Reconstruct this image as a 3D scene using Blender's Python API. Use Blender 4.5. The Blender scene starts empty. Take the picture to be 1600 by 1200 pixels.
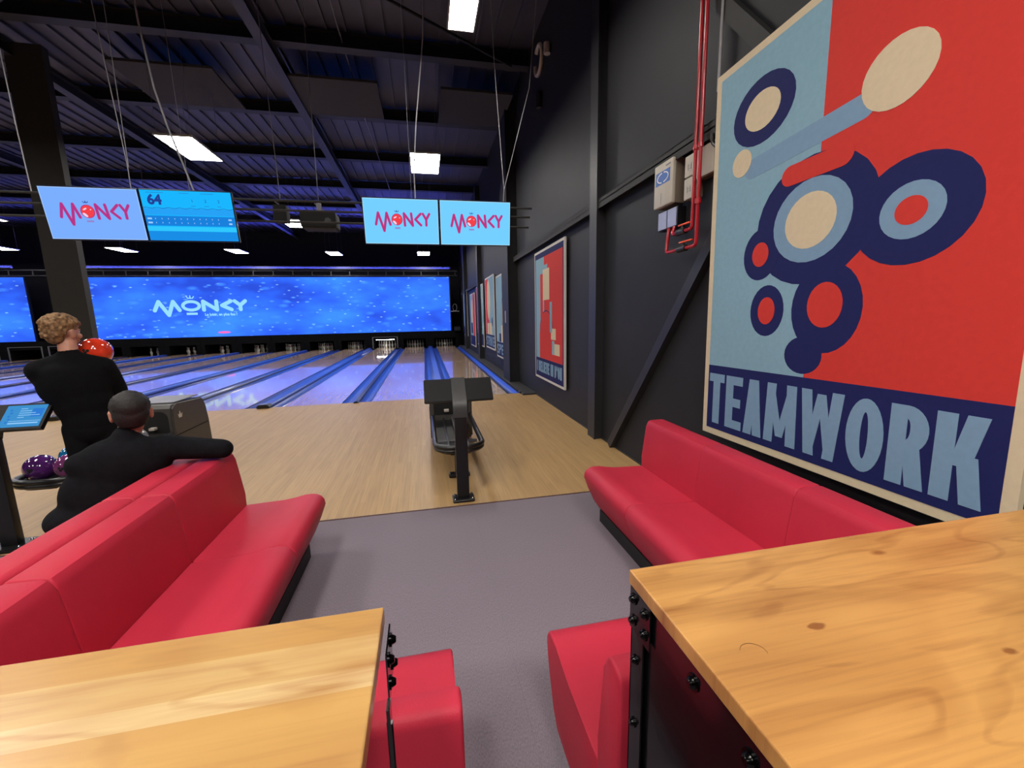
import bpy, bmesh, math, random
from mathutils import Vector, Matrix
random.seed(7)
S = bpy.context.scene
COL = S.collection

# ------------------------------------------------------------------ camera
H = 1.65
yaw, pit, rol, FPX = -0.202875, -0.160435, -0.020305, 649.84
cy, sy, cp, sp = math.cos(yaw), math.sin(yaw), math.cos(pit), math.sin(pit)
fwd = Vector((-sy*cp, cy*cp, sp)); rgt = Vector((cy, sy, 0)); upv = rgt.cross(fwd)
cr, sr = math.cos(rol), math.sin(rol)
R_ = cr*rgt + sr*upv; U_ = -sr*rgt + cr*upv
cam = bpy.data.cameras.new('camera'); camo = bpy.data.objects.new('camera', cam); COL.objects.link(camo)
cam.sensor_fit = 'HORIZONTAL'; cam.sensor_width = 36; cam.lens = FPX/1600*36
cam.clip_start = 0.02; cam.clip_end = 200
camo.matrix_world = Matrix(((R_.x, U_.x, -fwd.x, 0), (R_.y, U_.y, -fwd.y, 0), (R_.z, U_.z, -fwd.z, H), (0, 0, 0, 1)))
S.camera = camo

# ------------------------------------------------------------------ world and exposure
w = bpy.data.worlds.new('world'); S.world = w; w.use_nodes = True
w.node_tree.nodes['Background'].inputs[0].default_value = (0.5, 0.55, 0.8, 1)
w.node_tree.nodes['Background'].inputs[1].default_value = 0.02
S.view_settings.view_transform = 'Standard'; S.view_settings.look = 'None'
S.view_settings.exposure = 0.0; S.view_settings.gamma = 1.0; S.view_settings.use_curve_mapping = False
PANEL_POWER = 46.0

# ------------------------------------------------------------------ materials
def mat(name, col, rough=0.5, metal=0.0, noise=0.0, nscale=20.0, bump=0.0, bscale=60.0, coat=0.0, emis=None, estr=0.0, spec=0.5, stretch=(1, 1, 1)):
    m = bpy.data.materials.new(name); m.use_nodes = True
    nt = m.node_tree; b = nt.nodes['Principled BSDF']
    b.inputs['Base Color'].default_value = (*col, 1); b.inputs['Roughness'].default_value = rough
    b.inputs['Metallic'].default_value = metal; b.inputs['Coat Weight'].default_value = coat
    b.inputs['Coat Roughness'].default_value = 0.06; b.inputs['Specular IOR Level'].default_value = spec
    if emis:
        b.inputs['Emission Color'].default_value = (*emis, 1); b.inputs['Emission Strength'].default_value = estr
    tc = nt.nodes.new('ShaderNodeTexCoord'); mp = nt.nodes.new('ShaderNodeMapping')
    mp.inputs['Scale'].default_value = stretch
    nt.links.new(tc.outputs['Object'], mp.inputs[0])
    if noise > 0:
        n = nt.nodes.new('ShaderNodeTexNoise'); n.inputs['Scale'].default_value = nscale; n.inputs['Detail'].default_value = 4
        nt.links.new(mp.outputs[0], n.inputs['Vector'])
        r = nt.nodes.new('ShaderNodeValToRGB')
        r.color_ramp.elements[0].position = 0.3; r.color_ramp.elements[1].position = 0.7
        r.color_ramp.elements[0].color = (*[c*(1-noise) for c in col], 1)
        r.color_ramp.elements[1].color = (*[min(1, c*(1+noise)) for c in col], 1)
        nt.links.new(n.outputs['Fac'], r.inputs[0]); nt.links.new(r.outputs[0], b.inputs['Base Color'])
    if bump > 0:
        n2 = nt.nodes.new('ShaderNodeTexNoise'); n2.inputs['Scale'].default_value = bscale; n2.inputs['Detail'].default_value = 3
        nt.links.new(mp.outputs[0], n2.inputs['Vector'])
        bp = nt.nodes.new('ShaderNodeBump'); bp.inputs['Strength'].default_value = bump; bp.inputs['Distance'].default_value = 0.004
        nt.links.new(n2.outputs['Fac'], bp.inputs['Height']); nt.links.new(bp.outputs[0], b.inputs['Normal'])
    return m

def emat(name, col, strength):
    m = bpy.data.materials.new(name); m.use_nodes = True; nt = m.node_tree; nt.nodes.clear()
    e = nt.nodes.new('ShaderNodeEmission'); o = nt.nodes.new('ShaderNodeOutputMaterial')
    e.inputs[0].default_value = (*col, 1); e.inputs[1].default_value = strength
    nt.links.new(e.outputs[0], o.inputs[0]); return m

def wood_boards(name, c1, c2, bw, blen, rough, coat, streak=0.25, along='y', grain=1.0):
    """boards running along y (or x) with per-board tone and fine grain streaks"""
    m = bpy.data.materials.new(name); m.use_nodes = True; nt = m.node_tree; b = nt.nodes['Principled BSDF']
    b.inputs['Roughness'].default_value = rough; b.inputs['Coat Weight'].default_value = coat; b.inputs['Coat Roughness'].default_value = 0.05
    tc = nt.nodes.new('ShaderNodeTexCoord'); mp = nt.nodes.new('ShaderNodeMapping')
    if along == 'y': mp.inputs['Rotation'].default_value = (0, 0, math.pi/2)
    nt.links.new(tc.outputs['Object'], mp.inputs[0])
    br = nt.nodes.new('ShaderNodeTexBrick'); br.inputs['Scale'].default_value = 1
    br.inputs['Brick Width'].default_value = blen; br.inputs['Row Height'].default_value = bw
    br.inputs['Mortar Size'].default_value = 0.0006; br.inputs['Mortar Smooth'].default_value = 0.4; br.offset = 0.37
    br.inputs['Color1'].default_value = (*c1, 1); br.inputs['Color2'].default_value = (*c2, 1)
    br.inputs['Mortar'].default_value = (*[c*0.72 for c in c1], 1)
    nt.links.new(mp.outputs[0], br.inputs['Vector'])
    mp2 = nt.nodes.new('ShaderNodeMapping'); mp2.inputs['Scale'].default_value = (1.2*grain, 38*grain, 1)
    nt.links.new(mp.outputs[0], mp2.inputs[0])
    n = nt.nodes.new('ShaderNodeTexNoise'); n.inputs['Scale'].default_value = 1.6; n.inputs['Detail'].default_value = 5; n.inputs['Distortion'].default_value = 0.4
    nt.links.new(mp2.outputs[0], n.inputs['Vector'])
    mr = nt.nodes.new('ShaderNodeMapRange'); mr.inputs[1].default_value = 0.3; mr.inputs[2].default_value = 0.7
    mr.inputs[3].default_value = 1-streak; mr.inputs[4].default_value = 1+streak*0.5
    nt.links.new(n.outputs['Fac'], mr.inputs[0])
    mx = nt.nodes.new('ShaderNodeMix'); mx.data_type = 'RGBA'; mx.blend_type = 'MULTIPLY'; mx.inputs[0].default_value = 1
    nt.links.new(br.outputs['Color'], mx.inputs[6]); nt.links.new(mr.outputs[0], mx.inputs[7])
    nt.links.new(mx.outputs[2], b.inputs['Base Color'])
    return m

def knotty(name, base, dark, knots, plank_w=None, tones=None, y_edges=None):
    """solid table wood: flowing grain along x with knots at given (x, y, r)"""
    m = bpy.data.materials.new(name); m.use_nodes = True; nt = m.node_tree; b = nt.nodes['Principled BSDF']
    b.inputs['Roughness'].default_value = 0.3; b.inputs['Coat Weight'].default_value = 0.12; b.inputs['Coat Roughness'].default_value = 0.3
    tc = nt.nodes.new('ShaderNodeTexCoord')
    L = nt.links.new
    sx = nt.nodes.new('ShaderNodeSeparateXYZ'); L(tc.outputs['Object'], sx.inputs[0])
    # warp
    mp = nt.nodes.new('ShaderNodeMapping'); mp.inputs['Scale'].default_value = (1.3, 5.5, 1); L(tc.outputs['Object'], mp.inputs[0])
    n = nt.nodes.new('ShaderNodeTexNoise'); n.inputs['Scale'].default_value = 1.5; n.inputs['Detail'].default_value = 2; n.inputs['Distortion'].default_value = 0.6; L(mp.outputs[0], n.inputs['Vector'])
    mul = nt.nodes.new('ShaderNodeMath'); mul.operation = 'MULTIPLY'; mul.inputs[1].default_value = 30; L(n.outputs['Fac'], mul.inputs[0])
    sn = nt.nodes.new('ShaderNodeMath'); sn.operation = 'SINE'; L(mul.outputs[0], sn.inputs[0])
    mp2 = nt.nodes.new('ShaderNodeMapping'); mp2.inputs['Scale'].default_value = (2, 60, 1); L(tc.outputs['Object'], mp2.inputs[0])
    n2 = nt.nodes.new('ShaderNodeTexNoise'); n2.inputs['Scale'].default_value = 2; n2.inputs['Detail'].default_value = 5; L(mp2.outputs[0], n2.inputs['Vector'])
    n3 = nt.nodes.new('ShaderNodeTexNoise'); n3.inputs['Scale'].default_value = 1.1; n3.inputs['Detail'].default_value = 3; n3.inputs['Distortion'].default_value = 1.2; L(mp.outputs[0], n3.inputs['Vector'])
    def mr(src, a, bb, c, d):
        q = nt.nodes.new('ShaderNodeMapRange'); q.inputs[1].default_value = a; q.inputs[2].default_value = bb; q.inputs[3].default_value = c; q.inputs[4].default_value = d
        L(src, q.inputs[0]); return q.outputs[0]
    a1 = mr(sn.outputs[0], 0.55, 1.0, 0.0, 0.28); a2 = mr(n2.outputs['Fac'], 0.46, 0.75, 0.0, 0.28); a3 = mr(n3.outputs['Fac'], 0.48, 0.72, 0.0, 0.55)
    def add(x, y):
        q = nt.nodes.new('ShaderNodeMath'); q.operation = 'ADD'; L(x, q.inputs[0]); L(y, q.inputs[1]); return q.outputs[0]
    f = add(add(a1, a2), a3)
    for (kx, ky, kr, amt) in knots:
        vm = nt.nodes.new('ShaderNodeMapping'); vm.inputs['Location'].default_value = (-kx/2.2, -ky, 0); vm.inputs['Scale'].default_value = (1/2.2, 1, 0)
        L(tc.outputs['Object'], vm.inputs[0])
        ln = nt.nodes.new('ShaderNodeVectorMath'); ln.operation = 'LENGTH'; L(vm.outputs[0], ln.inputs[0])
        nw = nt.nodes.new('ShaderNodeMath'); nw.operation = 'MULTIPLY_ADD'; nw.inputs[1].default_value = kr*1.2; L(n2.outputs['Fac'], nw.inputs[0]); L(ln.outputs['Value'], nw.inputs[2])
        k = mr(nw.outputs[0], kr*0.9, kr*1.5, amt, 0.0); f = add(f, k)
    cl = nt.nodes.new('ShaderNodeClamp'); L(f, cl.inputs[0])
    mx = nt.nodes.new('ShaderNodeMix'); mx.data_type = 'RGBA'; L(cl.outputs[0], mx.inputs[0])
    mx.inputs[6].default_value = (*base, 1); mx.inputs[7].default_value = (*dark, 1)
    if y_edges:
        ramp = nt.nodes.new('ShaderNodeValToRGB'); ramp.color_ramp.interpolation = 'CONSTANT'
        yr = mr(sx.outputs['Y'], -1.0, 1.0, 0.0, 1.0); L(yr, ramp.inputs[0])
        els = ramp.color_ramp.elements
        els[0].position = 0; els[0].color = (*tones[0], 1)
        els[1].position = (y_edges[0]+1)/2; els[1].color = (*tones[1], 1)
        for e, t in zip(y_edges[1:], tones[2:]):
            q = els.new((e+1)/2); q.color = (*t, 1)
        L(ramp.outputs[0], mx.inputs[6])
    L(mx.outputs[2], b.inputs['Base Color'])
    return m

def screen_mat(name, base, bright, strength):
    m = bpy.data.materials.new(name); m.use_nodes = True; nt = m.node_tree; nt.nodes.clear(); L = nt.links.new
    o = nt.nodes.new('ShaderNodeOutputMaterial'); e = nt.nodes.new('ShaderNodeEmission'); L(e.outputs[0], o.inputs[0])
    tc = nt.nodes.new('ShaderNodeTexCoord')
    mp = nt.nodes.new('ShaderNodeMapping'); mp.inputs['Scale'].default_value = (0.28, 1, 0.6); L(tc.outputs['Object'], mp.inputs[0])
    n = nt.nodes.new('ShaderNodeTexNoise'); n.inputs['Scale'].default_value = 1.0; n.inputs['Detail'].default_value = 3; L(mp.outputs[0], n.inputs['Vector'])
    r = nt.nodes.new('ShaderNodeValToRGB'); r.color_ramp.elements[0].position = 0.35; r.color_ramp.elements[1].position = 0.68
    r.color_ramp.elements[0].color = (*base, 1); r.color_ramp.elements[1].color = (*bright, 1); L(n.outputs['Fac'], r.inputs[0])
    # brighter towards the lower right of the picture shown on the screen
    sx = nt.nodes.new('ShaderNodeSeparateXYZ'); L(tc.outputs['Object'], sx.inputs[0])
    cb = nt.nodes.new('ShaderNodeCombineXYZ'); L(sx.outputs['X'], cb.inputs[0]); L(sx.outputs['Z'], cb.inputs[1])
    mp3 = nt.nodes.new('ShaderNodeMapping'); mp3.inputs['Scale'].default_value = (0.75, 1.9, 1); mp3.inputs['Rotation'].default_value = (0, 0, 0.2); L(cb.outputs[0], mp3.inputs[0])
    prev = r.outputs[0]
    for sc, thr, colr in ((1.15, 0.26, (0.04, 0.18, 0.85)), (2.0, 0.13, (0.22, 0.45, 0.9)), (1.6, 0.17, (0.08, 0.27, 0.9))):
        v = nt.nodes.new('ShaderNodeTexVoronoi'); v.voronoi_dimensions = '2D'; v.inputs['Scale'].default_value = sc; L(mp3.outputs[0], v.inputs['Vector'])
        q = nt.nodes.new('ShaderNodeMapRange'); q.inputs[1].default_value = thr*0.2; q.inputs[2].default_value = thr; q.inputs[3].default_value = 1; q.inputs[4].default_value = 0
        L(v.outputs['Distance'], q.inputs[0])
        sep = nt.nodes.new('ShaderNodeSeparateColor'); L(v.outputs['Color'], sep.inputs[0])
        q2 = nt.nodes.new('ShaderNodeMath'); q2.operation = 'MULTIPLY'; th = nt.nodes.new('ShaderNodeMapRange'); th.inputs[1].default_value = 0.45; th.inputs[2].default_value = 0.95; th.inputs[3].default_value = 0.0; th.inputs[4].default_value = 0.85; L(sep.outputs[0], th.inputs[0]); L(q.outputs[0], q2.inputs[0]); L(th.outputs[0], q2.inputs[1])
        mx = nt.nodes.new('ShaderNodeMix'); mx.data_type = 'RGBA'; L(q2.outputs[0], mx.inputs[0]); L(prev, mx.inputs[6]); mx.inputs[7].default_value = (*colr, 1)
        prev = mx.outputs[2]
    L(prev, e.inputs[0]); e.inputs[1].default_value = strength
    return m

M = {}
M['carpet'] = mat('carpet', (0.205, 0.172, 0.20), 0.92, noise=0.22, nscale=260, bump=0.25, bscale=400, stretch=(1, 0.35, 1), spec=0.2)
M['approach'] = wood_boards('approach_boards', (0.47, 0.295, 0.125), (0.42, 0.26, 0.108), 0.055, 1.6, 0.46, 0.0, 0.16)
M['lane'] = wood_boards('lane_boards', (0.85, 0.60, 0.40), (0.78, 0.54, 0.36), 0.027, 3.5, 0.22, 1.0, 0.14)
M['lane'].node_tree.nodes['Principled BSDF'].inputs['Coat IOR'].default_value = 2.2
M['housing'] = mat('housing_black', (0.003, 0.003, 0.0035), 0.85, noise=0.1, nscale=4, spec=0.1)
M['wall'] = mat('dark_wall', (0.018, 0.018, 0.0205), 0.6, noise=0.08, nscale=3, bump=0.15, bscale=120, spec=0.3)
M['black_wall'] = mat('black_wall', (0.006, 0.006, 0.008), 0.8, noise=0.1, nscale=4)
M['steel_dark'] = mat('painted_steel', (0.020, 0.020, 0.023), 0.5, noise=0.1, nscale=10)
M['steel_grey'] = mat('grey_painted_column', (0.022, 0.021, 0.020), 0.7, noise=0.1, nscale=6)
M['deck'] = mat('roof_deck', (0.048, 0.048, 0.078), 0.55, noise=0.08, nscale=3)
M['rafter'] = mat('rafter_steel', (0.020, 0.020, 0.026), 0.55, noise=0.1, nscale=5)
M['purlin'] = mat('purlin_steel', (0.009, 0.009, 0.011), 0.6, noise=0.1, nscale=5)
M['baffle'] = mat('baffle_felt', (0.040, 0.040, 0.046), 0.95, noise=0.1, nscale=40)
M['red'] = mat('red_leatherette', (0.51, 0.026, 0.054), 0.5, noise=0.05, nscale=3, bump=0.22, bscale=260, spec=0.22)
M['plinth'] = mat('black_plinth', (0.008, 0.008, 0.008), 0.6, noise=0.1)
M['black'] = mat('black_powdercoat', (0.006, 0.006, 0.007), 0.38, noise=0.1, nscale=30)
M['gloss_black'] = mat('gloss_black_steel', (0.004, 0.004, 0.005), 0.14, noise=0.1, nscale=20, bump=0.1, bscale=14)
M['strap'] = mat('dark_grey_strap', (0.045, 0.045, 0.045), 0.42, noise=0.1, nscale=12)
M['bolt'] = mat('bolt_steel', (0.012, 0.012, 0.012), 0.18, metal=0.9, noise=0.1)
M['chrome'] = mat('bright_bolt', (0.5, 0.5, 0.5), 0.25, metal=1.0, noise=0.05)
M['rubber'] = mat('black_rubber', (0.009, 0.009, 0.010), 0.28, noise=0.1, nscale=30)
M['console'] = mat('console_plastic', (0.055, 0.050, 0.045), 0.42, noise=0.06, nscale=30, bump=0.1, bscale=300)
M['console_top'] = mat('console_top_plastic', (0.12, 0.115, 0.11), 0.38, noise=0.06, nscale=30)
M['hole'] = mat('dark_recess', (0.002, 0.002, 0.002), 0.8, noise=0.1)
M['gutter'] = mat('blue_gutter', (0.035, 0.085, 0.42), 0.28, noise=0.08, nscale=4, coat=0.3)
M['gutter_dark'] = mat('gutter_edge', (0.012, 0.014, 0.04), 0.35, noise=0.1)
M['cap'] = mat('grey_lane_cap', (0.09, 0.09, 0.10), 0.4, noise=0.1, nscale=8)
M['ledge'] = mat('dark_ledge', (0.028, 0.027, 0.030), 0.6, noise=0.1, nscale=8)
M['pin'] = mat('white_pin', (0.80, 0.80, 0.76), 0.3, noise=0.02, nscale=10)
M['pin_red'] = mat('red_pin_band', (0.55, 0.02, 0.02), 0.3, noise=0.02)
M['cream'] = mat('poster_cream', (0.66, 0.55, 0.37), 0.7, noise=0.03, nscale=30, spec=0.15)
M['p_blue'] = mat('poster_light_blue', (0.235, 0.405, 0.50), 0.7, noise=0.04, nscale=30, spec=0.15)
M['p_red'] = mat('poster_red', (0.62, 0.045, 0.035), 0.7, noise=0.03, nscale=30, spec=0.15)
M['p_navy'] = mat('poster_navy', (0.014, 0.018, 0.10), 0.7, noise=0.05, nscale=30, spec=0.15)
M['p_text'] = mat('poster_text_blue', (0.20, 0.33, 0.47), 0.7, noise=0.03, nscale=30, spec=0.15)
M['white_edge'] = mat('poster_white', (0.62, 0.60, 0.56), 0.7, noise=0.03, nscale=30, spec=0.15)
M['redpipe'] = mat('red_pipe', (0.42, 0.012, 0.022), 0.22, noise=0.05, nscale=10)
M['orange'] = mat('orange_handle', (0.85, 0.09, 0.02), 0.4, noise=0.05)
M['boxwhite'] = mat('off_white_plastic', (0.52, 0.48, 0.40), 0.5, noise=0.05, nscale=10)
M['boxside'] = mat('taupe_plastic', (0.20, 0.16, 0.12), 0.5, noise=0.05, nscale=10)
M['label_blue'] = mat('blue_sticker', (0.045, 0.14, 0.45), 0.5, noise=0.05)
M['label_lavender'] = mat('lavender_cover', (0.36, 0.40, 0.60), 0.5, noise=0.05)
M['grey_ink'] = mat('grey_ink', (0.2, 0.2, 0.2), 0.6, noise=0.05)
M['wire'] = mat('steel_wire', (0.34, 0.33, 0.35), 0.4, noise=0.05)
M['wirethin'] = mat('dark_wire', (0.20, 0.19, 0.22), 0.5, noise=0.05)
M['skin'] = mat('skin', (0.52, 0.24, 0.16), 0.5, noise=0.08, nscale=25)
M['lip'] = mat('lip', (0.30, 0.08, 0.07), 0.5, noise=0.05)
M['hair_blond'] = mat('sandy_hair', (0.22, 0.115, 0.045), 0.65, noise=0.6, nscale=55, bump=1.0, bscale=90)
M['hair_dark'] = mat('dark_hair', (0.009, 0.006, 0.005), 0.6, noise=0.5, nscale=90, bump=1.0, bscale=160)
M['sweater'] = mat('black_sweater', (0.0045, 0.0045, 0.0055), 0.9, noise=0.25, nscale=30, bump=0.5, bscale=140, spec=0.12)
M['shirt'] = mat('charcoal_shirt', (0.007, 0.007, 0.009), 0.9, noise=0.25, nscale=30, bump=0.5, bscale=120, spec=0.12)
M['trousers'] = mat('black_trousers', (0.005, 0.005, 0.006), 0.85, noise=0.2, nscale=30, spec=0.12)
M['shoe'] = mat('dark_shoe', (0.02, 0.02, 0.02), 0.5, noise=0.2)
M['ball_red'] = mat('orange_red_ball', (0.72, 0.045, 0.015), 0.1, noise=0.35, nscale=9, coat=1.0)
M['ball_purple'] = mat('purple_ball', (0.085, 0.016, 0.14), 0.1, noise=0.5, nscale=9, coat=1.0)
M['ball_pink'] = mat('mauve_ball', (0.22, 0.045, 0.17), 0.1, noise=0.4, nscale=9, coat=1.0)
M['ball_blue'] = mat('blue_ball', (0.012, 0.20, 0.42), 0.1, noise=0.5, nscale=9, coat=1.0)
M['panel_light'] = emat('led_panel_light', (1.0, 0.955, 0.89), PANEL_POWER)
M['panel_frame'] = mat('panel_frame', (0.5, 0.5, 0.5), 0.5, noise=0.03)
M['big_screen'] = screen_mat('led_wall_picture', (0.015, 0.048, 0.42), (0.030, 0.165, 0.95), 1.8)
M['logo_pale'] = emat('logo_pale_blue', (0.32, 0.75, 1.0), 1.0)
M['logo_pink'] = emat('logo_pink_dash', (1.0, 0.16, 0.55), 1.0)
M['tv_blue'] = emat('tv_sky_blue', (0.17, 0.60, 1.0), 1.05)
M['tv_violet'] = emat('tv_periwinkle', (0.20, 0.43, 1.0), 1.0)
M['tv_rim'] = emat('tv_pale_rim', (0.45, 0.80, 1.0), 1.0)
M['tv_magenta'] = emat('tv_magenta', (0.52, 0.035, 0.20), 1.0)
M['tv_purple'] = emat('tv_purple_red', (0.48, 0.035, 0.24), 1.0)
M['tv_red'] = emat('tv_red_ball', (0.90, 0.055, 0.07), 1.0)
M['tv_white'] = emat('tv_highlight', (0.85, 0.65, 0.85), 1.0)
M['tv_mauve'] = emat('tv_mauve', (0.30, 0.24, 0.62), 1.0)
M['tv_navy'] = emat('tv_navy', (0.018, 0.05, 0.30), 1.0)
M['tv_cyan'] = emat('score_cyan', (0.01, 0.47, 1.0), 1.0)
M['tv_cyan2'] = emat('score_cyan_light', (0.03, 0.58, 1.0), 1.0)
M['tv_mid'] = emat('score_mid_blue', (0.01, 0.22, 0.72), 1.0)
M['tv_low'] = emat('score_low_blue', (0.01, 0.27, 0.80), 1.0)
M['tv_frame'] = mat('tv_bezel', (0.006, 0.008, 0.03), 0.3, noise=0.1)
M['tab_blue'] = emat('tablet_blue', (0.05, 0.28, 0.62), 1.0)
M['tab_light'] = emat('tablet_light', (0.30, 0.60, 0.95), 1.0)
M['tab_navy'] = emat('tablet_navy', (0.02, 0.07, 0.30), 1.0)
M['deck_lamp'] = emat('pin_deck_lamp', (1, 1, 1), 22)
M['added_blue_glow'] = emat('added_blue_glow', (0.10, 0.12, 1.0), 420.0)
M['emblem'] = mat('silver_emblem', (0.55, 0.53, 0.48), 0.4, noise=0.05)
M['cable_black'] = mat('black_cable', (0.012, 0.012, 0.014), 0.4, noise=0.1)
M['white_paint'] = mat('pale_plastic', (0.45, 0.40, 0.36), 0.5, noise=0.05)
M['table_left'] = knotty('table_wood_left', (0.6, 0.36, 0.14), (0.36, 0.17, 0.055), [(-0.75, 0.30, 0.02, 0.5)],
    tones=[(0.49, 0.27, 0.085), (0.50, 0.285, 0.09), (0.60, 0.43, 0.21), (0.52, 0.335, 0.135), (0.46, 0.25, 0.075)], y_edges=[0.40, 0.585, 0.62, 0.69])
M['table_right'] = knotty('table_wood_right', (0.55, 0.28, 0.085), (0.24, 0.088, 0.024),
    [(0.24, 0.535, 0.010, 1.6), (0.58, 0.69, 0.013, 0.8), (0.49, 0.42, 0.009, 1.2), (0.98, 0.62, 0.02, 0.6)])

# ------------------------------------------------------------------ helpers
def B(): return bmesh.new()

def box(bm, x0, x1, y0, y1, z0, z1, bev=0.0, seg=2):
    r = bmesh.ops.create_cube(bm, size=1.0)
    vs = r['verts']
    for v in vs:
        v.co = Vector(((x0+x1)/2+v.co.x*(x1-x0), (y0+y1)/2+v.co.y*(y1-y0), (z0+z1)/2+v.co.z*(z1-z0)))
    if bev > 0:
        es = list({e for v in vs for e in v.link_edges})
        bmesh.ops.bevel(bm, geom=es, offset=bev, segments=seg, affect='EDGES', profile=0.5)
    return vs

def tube(bm, pts, r, seg=10, caps=True, r2=None):
    pts = [Vector(p) for p in pts]; rings = []; n = len(pts)
    prev = None
    for i, p in enumerate(pts):
        if i == 0: d = pts[1]-p
        elif i == n-1: d = p-pts[i-1]
        else: d = (pts[i+1]-p).normalized()+(p-pts[i-1]).normalized()
        d.normalize()
        if prev is None:
            a = Vector((0, 0, 1)) if abs(d.z) < 0.9 else Vector((1, 0, 0))
            u = d.cross(a).normalized()
        else:
            u = (prev - d*prev.dot(d)).normalized()
        prev = u; v = d.cross(u)
        rr = r if r2 is None else r+(r2-r)*i/(n-1)
        rings.append([bm.verts.new(p+rr*(math.cos(2*math.pi*k/seg)*u+math.sin(2*math.pi*k/seg)*v)) for k in range(seg)])
    for i in range(n-1):
        for k in range(seg):
            bm.faces.new((rings[i][k], rings[i][(k+1) % seg], rings[i+1][(k+1) % seg], rings[i+1][k]))
    if caps:
        bm.faces.new(rings[0][::-1]); bm.faces.new(rings[-1])

def extrude_profile(bm, prof, axis, a0, a1):
    """prof: list of 2D points; axis 'y' -> (x,z) profile extruded in y; 'x' -> (y,z); 'z' -> (x,y)"""
    def P(p, a):
        if axis == 'y': return (p[0], a, p[1])
        if axis == 'x': return (a, p[0], p[1])
        return (p[0], p[1], a)
    v0 = [bm.verts.new(P(p, a0)) for p in prof]; v1 = [bm.verts.new(P(p, a1)) for p in prof]; n = len(prof)
    f = [bm.faces.new(v0), bm.faces.new(v1[::-1])]
    for i in range(n): f.append(bm.faces.new((v0[i], v1[i], v1[(i+1) % n], v0[(i+1) % n])))
    return v0+v1

def lathe(bm, prof, center, seg=16):
    cx, cy_, cz = center; rings = []
    for (r, z) in prof:
        rings.append([bm.verts.new((cx+r*math.cos(2*math.pi*k/seg), cy_+r*math.sin(2*math.pi*k/seg), cz+z)) for k in range(seg)])
    for i in range(len(prof)-1):
        for k in range(seg): bm.faces.new((rings[i][k], rings[i][(k+1) % seg], rings[i+1][(k+1) % seg], rings[i+1][k]))
    bm.faces.new(rings[0][::-1]); bm.faces.new(rings[-1])

def ell(bm, c, r, rot=None, seg=20):
    res = bmesh.ops.create_uvsphere(bm, u_segments=seg, v_segments=max(8, seg*2//3), radius=1.0)
    m = Matrix.Diagonal((*r, 1))
    if rot is not None: m = rot.to_4x4() @ m
    for v in res['verts']: v.co = Vector(c)+(m @ v.co)
    return res['verts']

def capsule(bm, a, b, ra, rb, seg=14):
    a = Vector(a); b = Vector(b); d = b-a; L = d.length; d.normalize()
    q = Vector((0, 0, 1)).rotation_difference(d); rows = []
    for i in range(6): t = -math.pi/2+math.pi/2*i/5; rows.append((ra*math.cos(t), ra*math.sin(t)))
    for i in range(6): t = math.pi/2*i/5; rows.append((rb*math.cos(t), L+rb*math.sin(t)))
    rings = []
    for (r, z) in rows:
        r = max(r, 0.0004)
        rings.append([bm.verts.new(a+q @ Vector((r*math.cos(2*math.pi*k/seg), r*math.sin(2*math.pi*k/seg), z))) for k in range(seg)])
    for i in range(len(rings)-1):
        for k in range(seg): bm.faces.new((rings[i][k], rings[i][(k+1) % seg], rings[i+1][(k+1) % seg], rings[i+1][k]))
    bm.faces.new(rings[0][::-1]); bm.faces.new(rings[-1])

def chain(bm, pts):
    for (p, r), (p2, r2) in zip(pts[:-1], pts[1:]): capsule(bm, p, p2, r, r2)

def obj(name, bm, m, parent=None, smooth=False, label=None, loc=None, fixn=True):
    if fixn: bmesh.ops.recalc_face_normals(bm, faces=bm.faces)
    me = bpy.data.meshes.new(name)
    if loc is not None:
        bmesh.ops.translate(bm, verts=bm.verts, vec=-Vector(loc))
    bm.to_mesh(me); bm.free()
    mats = m if isinstance(m, (list, tuple)) else [m]
    for q in mats: me.materials.append(q)
    if smooth:
        me.polygons.foreach_set('use_smooth', [True]*len(me.polygons))
        try: me.set_sharp_from_angle(angle=math.radians(smooth if smooth is not True else 40))
        except Exception: pass
    o = bpy.data.objects.new(name, me); COL.objects.link(o)
    if loc is not None: o.location = loc
    if parent: o.parent = parent
    if label: o['label'] = label
    return o

def tag(o, label, cat, group=None, kind=None):
    if label: o['label'] = label
    if cat: o['category'] = cat
    if group: o['group'] = group
    if kind: o['kind'] = kind
    return o

def thing(name, label, cat, loc=(0, 0, 0), group=None, rz=0):
    o = bpy.data.objects.new(name, None); COL.objects.link(o); o.location = loc; o.rotation_euler = (0, 0, rz)
    o.empty_display_size = 0.1
    return tag(o, label, cat, group)

def struct(name, bm, m, smooth=False, label=None):
    o = obj(name, bm, m, smooth=smooth); o['kind'] = 'structure'
    if label: o['label'] = label
    return o

def dup(root, loc, label, group=None):
    r = root.copy(); COL.objects.link(r); r.location = loc; r['label'] = label
    if group: r['group'] = group
    for ch in list(root.children):
        c = ch.copy(); COL.objects.link(c); c.parent = r
        for g in list(ch.children):
            d = g.copy(); COL.objects.link(d); d.parent = c
    return r

# --- flat graphics: 2-D shapes laid on a frame (origin, u, v, n) as thin solids
class Frame:
    def __init__(s, O, U, V, N): s.O = Vector(O); s.U = Vector(U); s.V = Vector(V); s.N = Vector(N)
    def P(s, u, v, d): return s.O+s.U*u+s.V*v+s.N*d

def flat(bm, fr, pts, d0, d1):
    d1 = d1+3e-5*((len(bm.faces)//5) % 23)
    a = [bm.verts.new(fr.P(u, v, d0)) for u, v in pts]; b = [bm.verts.new(fr.P(u, v, d1)) for u, v in pts]
    n = len(pts); bm.faces.new(a[::-1]); bm.faces.new(b)
    for i in range(n): bm.faces.new((a[i], a[(i+1) % n], b[(i+1) % n], b[i]))

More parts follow.
